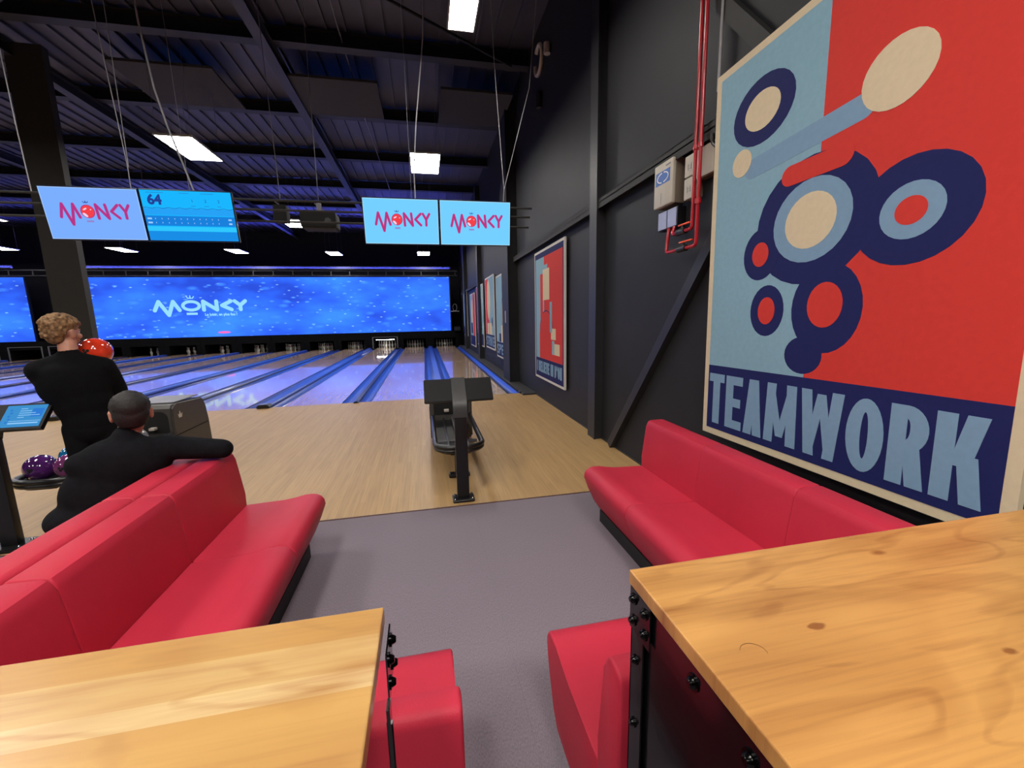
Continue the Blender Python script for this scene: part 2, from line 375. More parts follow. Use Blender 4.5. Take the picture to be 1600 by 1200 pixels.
def rect(u0, v0, u1, v1): return [(u0, v0), (u1, v0), (u1, v1), (u0, v1)]
def disc(cx, cy_, rx, ry=None, n=28, rot=0):
    ry = rx if ry is None else ry; c, s = math.cos(rot), math.sin(rot)
    return [(cx+rx*math.cos(t)*c-ry*math.sin(t)*s, cy_+rx*math.cos(t)*s+ry*math.sin(t)*c) for t in [2*math.pi*k/n for k in range(n)]]

def stroke(bm, fr, pts, wd, d0, d1, rnd=True, sx=1.0, ox=0, oy=0):
    """thick polyline; drawn in unit coords scaled by sx (x) after widening"""
    def T(p): return (ox+p[0], oy+p[1])
    for a, b in zip(pts[:-1], pts[1:]):
        dx, dy = b[0]-a[0], b[1]-a[1]; L = math.hypot(dx, dy) or 1e-6
        nx, ny = -dy/L*wd/2, dx/L*wd/2
        flat(bm, fr, [T((a[0]+nx*sx, a[1]+ny)), T((a[0]-nx*sx, a[1]-ny)), T((b[0]-nx*sx, b[1]-ny)), T((b[0]+nx*sx, b[1]+ny))], d0, d1)
    for k, p in enumerate(pts):
        if rnd or 0 < k < len(pts)-1:
            flat(bm, fr, disc(*T(p), wd/2*sx, wd/2, 14), d0, d1)

def arc(cx, cy_, rx, ry, a0, a1, n=10):
    return [(cx+rx*math.cos(math.radians(a0+(a1-a0)*k/n)), cy_+ry*math.sin(math.radians(a0+(a1-a0)*k/n))) for k in range(n+1)]

def ring_part(bm, fr, cx, cy_, RX, RY, rx, ry, a0, a1, d0, d1, n=20):
    o = arc(cx, cy_, RX, RY, a0, a1, n); i = arc(cx, cy_, rx, ry, a0, a1, n)
    for k in range(n): flat(bm, fr, [o[k], o[k+1], i[k+1], i[k]], d0, d1)

def letter(bm, fr, ch, x, y, wd, h, t, d0, d1):
    """heavy poster capital, box x..x+wd, y..y+h, stem t"""
    F = lambda pts: flat(bm, fr, [(x+a*wd, y+b*h) for a, b in pts], d0, d1)
    s = t/wd; q = t/h*0.85
    par = lambda xa, ya, xb, yb, ss=s: F([(xa, ya), (xa+ss, ya), (xb+ss, yb), (xb, yb)])
    if ch == 'T': F([(0, 1-q), (1, 1-q), (1, 1), (0, 1)]); F([(.5-s/2, 0), (.5+s/2, 0), (.5+s/2, 1), (.5-s/2, 1)])
    elif ch in 'EF':
        F([(0, 0), (s, 0), (s, 1), (0, 1)]); F([(0, 1-q), (1, 1-q), (1, 1), (0, 1)]); F([(0, .5-q/2), (.9, .5-q/2), (.9, .5+q/2), (0, .5+q/2)])
        if ch == 'E': F([(0, 0), (1, 0), (1, q), (0, q)])
    elif ch == 'L': F([(0, 0), (s, 0), (s, 1), (0, 1)]); F([(0, 0), (1, 0), (1, q), (0, q)])
    elif ch == 'I': F([(0, 0), (1, 0), (1, 1), (0, 1)])
    elif ch == "'": F([(0, .65), (1, .65), (1, 1), (0, 1)])
    elif ch == 'H': F([(0, 0), (s, 0), (s, 1), (0, 1)]); F([(1-s, 0), (1, 0), (1, 1), (1-s, 1)]); F([(0, .5-q/2), (1, .5-q/2), (1, .5+q/2), (0, .5+q/2)])
    elif ch == 'A': par(0, 0, .5-s/2-.02, 1); par(1-s, 0, .5-s/2+.02, 1); F([(.2, .2), (.8, .2), (.74, .2+q*.8), (.26, .2+q*.8)])
    elif ch == 'V': par(0, 1, .5-s/2, 0); par(1-s, 1, .5-s/2, 0)
    elif ch == 'M': par(0, 0, .05, 1, s*.95); par(1-s*.95, 0, 1-s*.95-.05, 1, s*.95); par(.05, 1, .5-s*.35, .12, s*.7); par(1-s*.7-.05, 1, .5-s*.35, .12, s*.7)
    elif ch == 'W': par(0, 1, .14, 0, s*.9); par(1-s*.9, 1, 1-s*.9-.14, 0, s*.9); par(.14, 0, .5-s*.35, .95, s*.7); par(1-s*.7-.14, 0, .5-s*.35, .95, s*.7)
    elif ch == 'N': F([(0, 0), (s, 0), (s, 1), (0, 1)]); F([(1-s, 0), (1, 0), (1, 1), (1-s, 1)]); par(0, 1, 1-s, 0)
    elif ch == 'O': ring_part(bm, fr, x+wd/2, y+h/2, wd/2, h/2, wd/2-t, h/2-t*.95, 0, 360, d0, d1, 32)
    elif ch in 'PRB':
        F([(0, 0), (s, 0), (s, 1), (0, 1)])
        lo = .42 if ch != 'B' else .5
        cyy = y+h*(1+lo)/2; ry = h*(1-lo)/2
        ring_part(bm, fr, x+wd*.45, cyy, wd*.55, ry, max(.02*wd, wd*.55-t), max(.01, ry-t*.85), -90, 90, d0, d1, 14)
        F([(s*.9, 1-q), (.46, 1-q), (.46, 1), (s*.9, 1)]); F([(s*.9, lo), (.46, lo), (.46, lo+q), (s*.9, lo+q)])
        if ch == 'R': par(1-s, 0, .36, .5)
        if ch == 'B':
            ring_part(bm, fr, x+wd*.45, y+h*.26, wd*.55, h*.26, max(.02*wd, wd*.55-t), max(.005, h*.26-t*.85), -90, 90, d0, d1, 14)
            F([(s*.9, 0), (.46, 0), (.46, q), (s*.9, q)])
    elif ch == 'D':
        F([(0, 0), (s, 0), (s, 1), (0, 1)])
        ring_part(bm, fr, x+wd*.35, y+h/2, wd*.65, h/2, wd*.65-t, h/2-t*.9, -90, 90, d0, d1, 18)
        F([(s*.9, 1-q*1.05), (.36, 1-q*1.05), (.36, 1), (s*.9, 1)]); F([(s*.9, 0), (.36, 0), (.36, q*1.05), (s*.9, q*1.05)])
    elif ch == 'K': F([(0, 0), (s, 0), (s, 1), (0, 1)]); par(s*.8, .42, 1-s, 1); par(s*1.1, .55, 1-s+.03, 0)
    elif ch == 'S':
        ring_part(bm, fr, x+wd/2, y+h*.73, wd/2, h*.27, wd/2-t, h*.27-t*.8, 20, 270, d0, d1, 18)
        ring_part(bm, fr, x+wd/2, y+h*.27, wd/2, h*.27, wd/2-t, h*.27-t*.8, -160, 90, d0, d1, 18)

def word(bm, fr, text, x0, x1, y, h, t, d0, d1, gap=0.14):
    W = {'I': None, "'": None, 'W': 1.6, 'M': 1.5, ' ': 0.5, 'O': 1.15, 'K': 1.1}
    ws = [W.get(c, 1.0) for c in text]
    fixed = sum(t for c, w_ in zip(text, ws) if w_ is None)
    tot = sum(w_ for w_ in ws if w_ is not None); n = len(text)
    unit = (x1-x0-fixed)/(tot+gap*(n-1)); x = x0
    for c, w_ in zip(text, ws):
        wd = t if w_ is None else w_*unit
        if c != ' ': letter(bm, fr, c, x, y, wd, h, t, d0, d1)
        x += wd+gap*unit

def font_text(name, text, fr, u, v, size, m, parent, depth=0.002, bold=0.0, sx=1.0, align='LEFT', d=0.002):
    cu = bpy.data.curves.new(name, 'FONT'); cu.body = text; cu.size = size; cu.offset = bold; cu.extrude = depth/2; cu.align_x = align; cu.resolution_u = 3
    o = bpy.data.objects.new(name, cu); me = bpy.data.meshes.new_from_object(o); bpy.data.objects.remove(o); bpy.data.curves.remove(cu)
    for vx in me.vertices:
        p = vx.co.copy(); vx.co = fr.P(u+p.x*sx, v+p.y, d+p.z)
    me.materials.clear(); me.materials.append(m); me.name = name
    o = bpy.data.objects.new(name, me); COL.objects.link(o)
    if parent: o.parent = parent
    return o

# ================================================================== SETTING
WX = 2.27; XL = -28.0; YB = -6.0; YF = 27.2; ZC = 6.75
FOUL = 8.72; LEND = 26.2
b = B(); box(b, XL, WX, YB, 3.5, -0.15, 0.0); struct('floor', b, M['carpet'])
b = B(); box(b, XL, WX, 3.5, FOUL, -0.15, 0.0); o = struct('floor', b, M['approach'])
b = B(); box(b, XL, WX, FOUL, YF, -0.2, -0.1); struct('floor', b, M['black_wall'])
b = B(); box(b, XL, WX-0.0, 3.492, 3.508, 0.0, 0.006, 0.002); struct('trim_1', b, mat('edge_strip', (0.12, 0.05, 0.03), 0.5, noise=0.1))
b = B(); box(b, XL, WX, 3.508, 3.514, 0.0, 0.003); struct('trim_2', b, mat('pale_strip', (0.7, 0.55, 0.4), 0.5, noise=0.1))
# carpet tile seams
b = B(); box(b, 0.34, 0.342, YB, 3.49, 0.0, 0.0012); box(b, -1.30, -1.296, YB, 3.49, 0.0, 0.0012); struct('trim_3', b, mat('carpet_seam', (0.17, 0.155, 0.185), 0.9, noise=0.1))
b = B(); box(b, WX, WX+0.2, YB, YF, -0.15, ZC); struct('wall_right', b, M['wall'])
b = B(); box(b, XL-0.2, XL, YB, YF, -0.15, ZC); struct('wall_left', b, M['black_wall'])
b = B(); box(b, XL, WX, YB-0.2, YB, -0.15, ZC); struct('wall_back', b, M['wall'])
b = B(); box(b, XL, WX, YF, YF+0.2, -0.15, ZC); struct('wall_front', b, M['black_wall'])
# ribbed steel roof deck
b = B(); box(b, XL, WX, YB, YF, ZC, ZC+0.15)
x = XL+0.15
while x < WX-0.1:
    box(b, x, x+0.045, YB, YF, ZC-0.05, ZC); x += 0.33
struct('ceiling', b, M['deck'])
# baseboard under the right wall
b = B(); box(b, WX-0.012, WX, 3.5, 8.7, 0, 0.02); struct('baseboard_right', b, M['steel_dark'])

# columns on the right wall
for (y0, y1, xi, nm) in ((5.08, 5.30, 2.155, 'first'), (10.1, 10.95, 2.03, 'second'), (16.4, 16.75, 2.10, 'third'), (21.9, 22.3, 2.10, 'fourth'), (-0.6, -0.4, 2.155, 'nearest')):
    b = B(); box(b, xi, WX, y0, y1, -0.1 if y0 > 9 else 0, ZC-0.25)
    box(b, xi-0.006, xi+0.014, y0-0.02, y0+0.02, -0.1 if y0 > 9 else 0, ZC-0.25)
    tag(obj('steel_column', b, M['wall'] if nm == 'second' else M['steel_dark']), 'dark steel column on the poster wall, %s one past the sofa' % nm if nm != 'nearest' else 'dark steel column on the poster wall behind the viewer', 'column')
# girts (horizontal rails) along the wall
for i, (y0, y1, lab) in enumerate(((-0.4, 5.08, 'above the white alarm boxes'), (5.30, 10.1, 'above the tall single poster past the first column'), (16.75, 21.9, 'between the third and fourth columns'), (22.3, 24.8, 'beyond the fourth column'))):
    b = B(); box(b, WX-0.10, WX, y0, y1, 3.0, 3.012); box(b, WX-0.10, WX-0.092, y0, y1, 2.94, 3.06, 0.002); box(b, WX-0.10, WX, y0, y1, 3.05, 3.06)
    tag(obj('wall_rail', b, M['steel_grey']), 'grey rail on the dark wall ' + lab, 'rail')
# diagonal braces in the near bay
def bar(bm, a, c, wd, th, n):
    a = Vector(a); c = Vector(c); d = (c-a).normalized(); n = Vector(n); s = d.cross(n).normalized()*wd/2; t = n*th/2
    vs = [bm.verts.new(p+i*s+j*t) for p in (a, c) for (i, j) in ((-1, -1), (1, -1), (1, 1), (-1, 1))]
    bm.faces.new(vs[0:4][::-1]); bm.faces.new(vs[4:8])
    for k in range(4): bm.faces.new((vs[k], vs[(k+1) % 4], vs[4+(k+1) % 4], vs[4+k]))
b = B(); bar(b, (2.232, 4.72, 0.03), (2.232, 2.42, 2.88), 0.10, 0.07, (1, 0, 0))
tag(obj('diagonal_brace', b, M['steel_dark']), 'dark diagonal steel brace rising from the wooden floor behind the big poster', 'brace')
b = B(); bar(b, (2.235, 3.15, 4.02), (2.235, 2.37, 3.11), 0.11, 0.06, (1, 0, 0))
tag(obj('diagonal_brace', b, M['steel_grey']), 'lighter diagonal steel brace above the top left corner of big poster', 'brace')

# purlins (beams across the hall) and rafters (along the hall)
for i, yy in enumerate((0.6, 3.3, 6.05, 8.8, 11.5, 14.3, 17.2, 20.1, 23.0)):
    b = B(); box(b, XL, WX, yy-0.10, yy+0.10, ZC-0.30, ZC-0.285); box(b, XL, WX, yy-0.01, yy+0.01, ZC-0.285, ZC-0.05); box(b, XL, WX, yy-0.10, yy+0.10, ZC-0.065, ZC-0.05)
    o = obj('roof_beam', b, M['purlin']); tag(o, 'dark steel roof beam crossing the hall, number %s from the viewer' % ['one', 'two', 'three', 'four', 'five', 'six', 'seven', 'eight', 'nine'][i], 'beam', 'cross beams under the roof')
for xx, lab in ((-2.4, 'above the projector'), (-6.75, 'resting over the wide column'), (-11.2, 'left of the wide column')):
    b = B(); box(b, xx-0.09, xx+0.09, YB, 26.5, ZC-0.52, ZC-0.50); box(b, xx-0.01, xx+0.01, YB, 26.5, ZC-0.50, ZC-0.32); box(b, xx-0.09, xx+0.09, YB, 26.5, ZC-0.32, ZC-0.30)
    tag(obj('roof_girder', b, M['rafter']), 'long steel girder running down the hall ' + lab, 'girder')
# slanting roof ties
for k, (a, c, lab) in enumerate((((-2.3, 6.1, 6.42), (1.9, 8.7, 6.42), 'right of the long girder'), ((-2.6, 6.1, 6.42), (-6.4, 8.7, 6.42), 'left of the long girder'))):
    b = B(); tube(b, [a, c], 0.025, 8)
    tag(obj('roof_tie', b, M['purlin']), 'thin dark tie rod crossing the roof bay slantwise, ' + lab, 'rod')
for (x0, x1, lab) in ((-5.3, -3.6, 'leftmost of the three'), (-2.32, -0.67, 'middle of the three'), (0.58, 2.1, 'beside the right wall')):
    b = B(); box(b, x0, x1, 9.45, 11.0, 6.28, 6.33, 0.006); tag(obj('acoustic_panel', b, M['baffle']), 'flat dark grey acoustic panel under the roof, ' + lab, 'ceiling panel', 'grey acoustic panels')
# wide grey column on the left
b = B(); box(b, -6.79, -6.235, 9.5, 9.64, 0.056, ZC-0.3); tag(obj('wide_column', b, M['steel_grey']), 'wide dark grey column standing between lanes behind the left hanging screens', 'column')

# ================================================================== LED CEILING PANELS
def light_panel(label, loc, hw=0.30):
    t = thing('led_panel_light', label, 'ceiling light', loc, 'square LED panels hung under the roof')
    b = B(); box(b, -hw, hw, -0.60, 0.60, -0.004, 0.0); obj('diffuser', b, M['panel_light'], t)
    b = B()
    for (x0, x1, y0, y1) in ((-hw-0.015, -hw, -0.615, 0.615), (hw, hw+0.015, -0.615, 0.615), (-hw, hw, -0.615, -0.60), (-hw, hw, 0.60, 0.615)): box(b, x0, x1, y0, y1, -0.010, 0.03)
    box(b, -hw, hw, -0.60, 0.60, 0.001, 0.03)
    obj('frame', b, M['panel_frame'], t)
    for (xx, yy) in ((-hw+0.02, -0.55), (hw-0.02, -0.55), (-hw+0.02, 0.55), (hw-0.02, 0.55)):
        b = B(); tube(b, [(xx, yy, 0.03), (xx, yy, 1.77)], 0.0025, 5); obj('hanging_wire', b, M['wirethin'], t)
    return t
rows = {4.9: 'nearest row', 0.5: 'added out of view above the left table', -1.3: 'added out of view just behind the viewer', 9.9: 'second row', 16.4: 'third row', 23.2: 'farthest row over the pins', -2.2: 'row behind the viewer'}  # panels over the left table and just behind the viewer are added brighteners
first = None
pl = [(0.60, 4.9), (-4.3, 3.6), (-8.8, 4.2), (0.20, 9.95), (-4.27, 9.8), (-8.7, 9.8), (-13.2, 9.8), (0.15, 16.4), (-4.25, 16.4), (-8.65, 16.4), (-13.2, 16.4),
      (0.15, 23.0), (-4.3, 23.3), (-8.6, 22.9), (-13.25, 22.8), (-17.7, 22.6), (-22.0, 22.6), (-1.5, -2.4), (1.35, -2.4), (-1.5, 0.5), (0.5, -1.3), (-4.8, -2.2), (-8.8, -2.2), (-17.6, 9.8), (-17.6, 16.4)]
colname = lambda x: 'by the poster wall' if x > -1 else ('left of the projector' if x > -6 else ('over the ninth metre to the left' if x > -10 else ('well to the left' if x > -15 else ('far left' if x > -20 else 'leftmost'))))
for (x, y) in pl:
    rk = min(rows, key=lambda r: abs(r-y)); lab = 'white LED panel, %s, %s' % (rows[rk], colname(x) if y > 1 else ('far left' if x < -7 else 'left' if x < -4 else 'over the left tables' if x < 0 else 'by the wall'))
    if (x, y) == (0.60, 4.9): light_panel('narrow glowing LED panel at the top edge, nearest the viewer', (x, y, 5.0), 0.145)
    elif first is None: first = light_panel(lab, (x, y, 5.0))
    else: dup(first, (x, y, 5.0), lab)

# ================================================================== LANES
GW = 0.245
lanes = []
for k in range(7):
    o_ = -3.4*k
    lanes += [(0.63+o_, 1.69+o_), (-1.13+o_, -0.07+o_)]
ordn = ['first', 'second', 'third', 'fourth', 'fifth', 'sixth', 'seventh', 'eighth', 'ninth', 'tenth', 'eleventh', 'twelfth', 'thirteenth', 'fourteenth']
for i, (x0, x1) in enumerate(lanes):
    t = thing('bowling_lane', 'glossy pale wooden bowling lane, %s from the poster wall' % ordn[i], 'bowling lane', (x0, FOUL, 0), 'bowling lanes')
    b = B(); box(b, 0, x1-x0, 0, LEND-FOUL, -0.1, 0.0); obj('lane_surface', b, M['lane'], t)
    b = B()
    for q in range(7):   # aiming arrows
        ax = 0.53+(q-3)*0.135; ay = 4.9-abs(q-3)*0.28
        vs = [b.verts.new(v) for v in ((ax-0.02, ay-0.09, 0.0006), (ax+0.02, ay-0.09, 0.0006), (ax, ay+0.09, 0.0006))]; b.faces.new(vs)
    obj('aiming_arrows', b, mat('arrow_ink', (0.30, 0.20, 0.12), 0.2, coat=1.0, noise=0.05) if i == 0 else bpy.data.materials['arrow_ink'], t)
def gutter_pair(x0, x1, center, label, endcap):
    t = thing('gutter_run', label, 'gutter', (x0, FOUL, 0), 'gutters between the lanes')
    W = x1-x0; n = 10
    for sx in ((0.0, GW), (W-GW, W)) if W > 0.3 else ((0.0, W),):
        b = B(); a, c = sx; prof = []
        for k in range(n+1):
            u = k/n; prof.append((a+0.008+(c-a-0.016)*u, -0.012-0.075*math.sin(math.pi*u)))
        prof = prof+[(c-0.008, -0.095), (a+0.008, -0.095)]
        extrude_profile(b, prof, 'y', 0.0, 24.885-FOUL); obj('gutter_channel', b, M['gutter'], t, smooth=30)
    b = B()
    for (a, c) in ((0.0, 0.008), (W-0.008, W)): box(b, a, c, 0, 24.885-FOUL, -0.1, 0.003)
    if W > 0.3:
        for (a, c) in ((GW-0.008, GW+0.004), (W-GW-0.004, W-GW+0.008)): box(b, a, c, 0, 24.885-FOUL, -0.1, 0.008)
    obj('edge_strips', b, M['gutter_dark'], t)
    if center > 0:
        b = B(); h = 0.055 if center > 0.1 else 0.02
        a, c = GW, W-GW
        pr_ = [(a, -0.09), (a, h*0.55), (a+(c-a)*0.12, h), (a+(c-a)*0.88, h), (c, h*0.55), (c, -0.09)]
        extrude_profile(b, pr_, 'y', 0.0, 24.885-FOUL); obj('centre_cap', b, M['gutter'] if center > 0.1 else M['gutter_dark'], t)
        if endcap:
            b = B(); pr_ = [(a-0.01, 0.0), (a-0.01, h*0.7), (a+0.03, h+0.02), (c-0.03, h+0.02), (c+0.01, h*0.7), (c+0.01, 0.0)]
            vs = extrude_profile(b, pr_, 'y', -0.10, 0.10); bmesh.ops.bevel(b, geom=list(b.edges), offset=0.012, segments=2, affect='EDGES')
            obj('end_cap', b, M['rubber'], t, smooth=40)
    return t
gutter_pair(1.705, 1.955, 0, 'single blue gutter beside the dark wall', False)
for i in range(13):
    a = lanes[i+1][1]; c = lanes[i][0]; wide = (c-a) > 0.6
    gutter_pair(a, c, 0.2 if wide else 0.03, 'pair of blue gutters between the %s and %s lanes from the wall' % (ordn[i], ordn[i+1]), True)
b = B(); box(b, 1.97, WX, 8.45, 24.9, -0.1, 0.035, 0.006); tag(obj('wall_ledge', b, M['ledge']), 'low dark ledge along the foot of the poster wall beside the gutter', 'ledge')
b = B(); box(b, 1.945, 1.985, FOUL-0.08, FOUL+0.1, 0, 0.05, 0.012); tag(obj('gutter_stop', b, M['rubber']), 'small black end cap where the wall gutter starts', 'end cap')
# fill strip between lane one and wall gutter, beyond last lane
# pins
pin_prof = [(0.026, 0), (0.030, 0.01), (0.040, 0.05), (0.056, 0.095), (0.0605, 0.115), (0.056, 0.15), (0.040, 0.195), (0.025, 0.235), (0.0235, 0.255), (0.025, 0.28), (0.032, 0.315), (0.0323, 0.335), (0.027, 0.362), (0.014, 0.378), (0.002, 0.381)]
proto = None
PY = 25.38
for i in range(10):
    x0, x1 = lanes[i]; cx = (x0+x1)/2
    for r in range(4):
        for q in range(r+1):
            px = cx+(q-r/2)*0.3048; py = PY+0.05+r*0.264
            lab = 'white bowling pin, %s, %s rack of the %s lane from the wall' % ((('front',), ('second row left', 'second row right'), ('third row left', 'third row middle', 'third row right'), ('back row far left', 'back row inner left', 'back row inner right', 'back row far right'))[r][q], 'lit' if i == 2 else 'dim', ordn[i])
            if proto is None:
                b = B(); lathe(b, pin_prof, (0, 0, 0), 14); o = obj('bowling_pin', b, M['pin'], smooth=50); o.location = (px, py, 0); tag(o, lab, 'bowling pin')
                b = B(); lathe(b, [(0.0262, 0.228), (0.0262, 0.238)], (0, 0, 0), 14); lathe(b, [(0.0250, 0.252), (0.0250, 0.262)], (0, 0, 0), 14); obj('neck_stripes', b, M['pin_red'], o)
                proto = o
            else: o = dup(proto, (px, py, 0), lab)
            o['group'] = 'ten pins of the %s lane' % ordn[i]
# masking units: dark front with one opening per lane
MY = 24.90
for i, (x0, x1) in enumerate(lanes):
    t = thing('pin_deck_housing', 'black pin housing%s closing the end of the %s lane from the wall' % (', lit inside,' if i == 2 else '', ordn[i]), 'pin housing', (x0, MY, 0), 'pin deck housings')
    xr = (lanes[i-1][0]+x1)/2-x0 if i else WX-x0-0.02
    xl = (lanes[i+1][1]+x0)/2-x0 if i+1 < len(lanes) else -0.4
    b = B(); box(b, xl+0.003, -0.10, 0, 1.6, -0.1, 0.50); obj('side_panel', b, M['housing'], t); b = B(); box(b, x1-x0+0.10, xr-0.003, 0, 1.6, -0.1, 0.50); obj('side_panel', b, M['housing'], t)
    b = B(); box(b, xl+0.003, xr-0.003, 0, 1.6, 0.502, 0.90); obj('top_panel', b, M['housing'], t)
    b = B(); box(b, -0.098, x1-x0+0.098, 1.58, 1.6, -0.1, 0.50); obj('pit_curtain', b, M['housing'], t)
    if i == 2 or i > 10:
        b = B(); box(b, -0.17, -0.12, -0.03, -0.002, 0.0, 0.66, 0.004); box(b, x1-x0+0.12, x1-x0+0.17, -0.03, -0.002, 0.0, 0.66, 0.004); box(b, -0.12, x1-x0+0.12, -0.03, -0.002, 0.63, 0.66, 0.004)
        obj('frame', b, mat('grey_frame', (0.12, 0.12, 0.13), 0.4, noise=0.1) if i == 2 else bpy.data.materials['grey_frame'], t)
    if i == 2:
        b = B(); box(b, 0.02, x1-x0-0.02, 0.05, 0.10, 0.485, 0.50); obj('pin_lamp', b, M['deck_lamp'], t)
# screens above the housings
def big_screen(x0, x1, label):
    t = thing('led_wall_screen', label, 'screen', (x0, 24.88, 0.92))
    W = x1-x0; Hh = 3.06
    b = B(); box(b, 0, W, 0.0, 0.02, 0, Hh); obj('picture', b, M['big_screen'], t)
    b = B(); box(b, -0.06, W+0.06, 0.021, 0.12, -0.0, Hh+0.04); obj('frame', b, M['tv_frame'], t)
    return t
def crown(bm, fr, cx, cy_, s, d0, d1):
    stroke(bm, fr, [(cx-s, cy_+s*.55), (cx-s*.6, cy_), (cx, cy_+s*.1), (cx+s*.6, cy_), (cx+s, cy_+s*.55)], s*.28, d0, d1)
    stroke(bm, fr, [(cx, cy_), (cx, cy_+s*.75)], s*.32, d0, d1)
def monky(bm, fr, u0, v0, W, h, wd, d0, d1, ball=False, sx=1.0):
    s = W
    X = lambda a: u0+a*s
    st = lambda pts: stroke(bm, fr, [(X(a), v0+c*h) for a, c in pts], wd, d0, d1, True, sx)
    st([(0.00, 0.0), (0.05, 1.0), (0.145, -0.55), (0.205, 1.0), (0.265, 0.0)])
    st([(0.53, 0.0), (0.53, 1.0), (0.675, 0.0), (0.675, 1.0)] if not ball else [(0.535, -0.05), (0.525, 1.0), (0.682, -0.05), (0.66, 1.0)])
    st([(0.838, 1.0), (0.735, 0.5), (0.838, 0.0)])
    st([(0.88, 1.0), (0.94, 0.5), (1.0, 1.0)]); st([(0.94, 0.5), (0.94, 0.0)])
    if not ball:
        ring_part(bm, fr, X(0.395), v0+.5*h, .108*s, .66*h, .070*s, .32*h, 0, 360, d0, d1, 28)
        flat(bm, fr, rect(X(0.335), v0-0.56*h, X(0.455), v0-0.30*h), d0, d1)
        crown(bm, fr, X(0.395), v0+1.36*h, .040*s, d0, d1)
scr = big_screen(-16.35, 1.52, 'very wide blue LED screen with the pale logo above the pin decks')
fr = Frame((0, -0.004, 0), (1, 0, 0), (0, 0, 1), (0, -1, 0))
b = B(); monky(b, fr, 2.90, 1.40, 4.22, 0.44, 0.185, 0, 0.003); pic = [c for c in scr.children if c.name.startswith('picture')][0]
obj('logo', b, M['logo_pale'], pic)
font_text('tagline', 'Le loisir, en plus fou !', fr, 5.15, 1.10, 0.19, M['logo_pale'], pic, 0.002, 0.008, 0.92, d=0.003)
b = B(); flat(b, fr, disc(5.95, 0.22, 0.30, 0.06), 0, 0.003); obj('pink_dash', b, M['logo_pink'], pic)
big_screen(-27.8, -18.75, 'second blue LED screen at the far left beyond the wide column')
# truss over the screens
b = B(); box(b, -27.9, 2.0, 24.55, 24.62, 4.26, 4.32); box(b, -27.9, 2.0, 24.55, 24.6, 4.02, 4.05)
x = -27.6
while x < 1.9:
    box(b, x, x+0.05, 24.56, 24.6, 4.05, 4.26); x += 0.95
tag(obj('screen_truss', b, M['rafter']), 'long dark truss with short struts over the wide LED screen', 'truss')
b = B(); box(b, 1.56, 2.05, 24.86, 24.9, 2.02, 2.05); tag(obj('service_pipe', b, M['wire']), 'short pale pipe between the wide screen and the poster wall', 'pipe')
b = B(); box(b, 1.7, 2.05, 24.5, 24.9, 0.91, 1.15, 0.02); tag(obj('equipment_box', b, M['black']), 'black box above the last housing next to the wall', 'box')
bm_ = B(); tube(bm_, [(1.8+0.12*math.cos(a*math.pi/8), 24.88, 2.25+0.2*math.sin(a*math.pi/8)) for a in range(17)], 0.012, 6)
tag(obj('cable_coil', bm_, M['wirethin']), 'loop of cable hanging right of the wide LED screen', 'cable')

for (xa, xb, lab) in ((-16.3, 1.6, 'over the wide LED screen'), (-27.6, -18.8, 'over the far left LED screen')):  # blue strips are added to give the roof deck a blue glow
    t = thing('added_blue_strip', 'added blue light strip on the truss ' + lab, 'light strip', ((xa+xb)/2, 24.48, 4.34))
    hl = (xb-xa)/2
    b = B(); box(b, -hl, hl, -0.05, 0.05, 0.0, 0.03, 0.004); box(b, -hl, hl, -0.056, -0.05, 0.0, 0.05); box(b, -hl, hl, 0.05, 0.056, 0.0, 0.16); obj('housing', b, M['black'], t)  # tall rear lip keeps the added glow off the end wall
    b = B(); box(b, -hl+0.05, hl-0.05, -0.03, 0.03, 0.031, 0.036); obj('light_bar', b, M['added_blue_glow'], t)
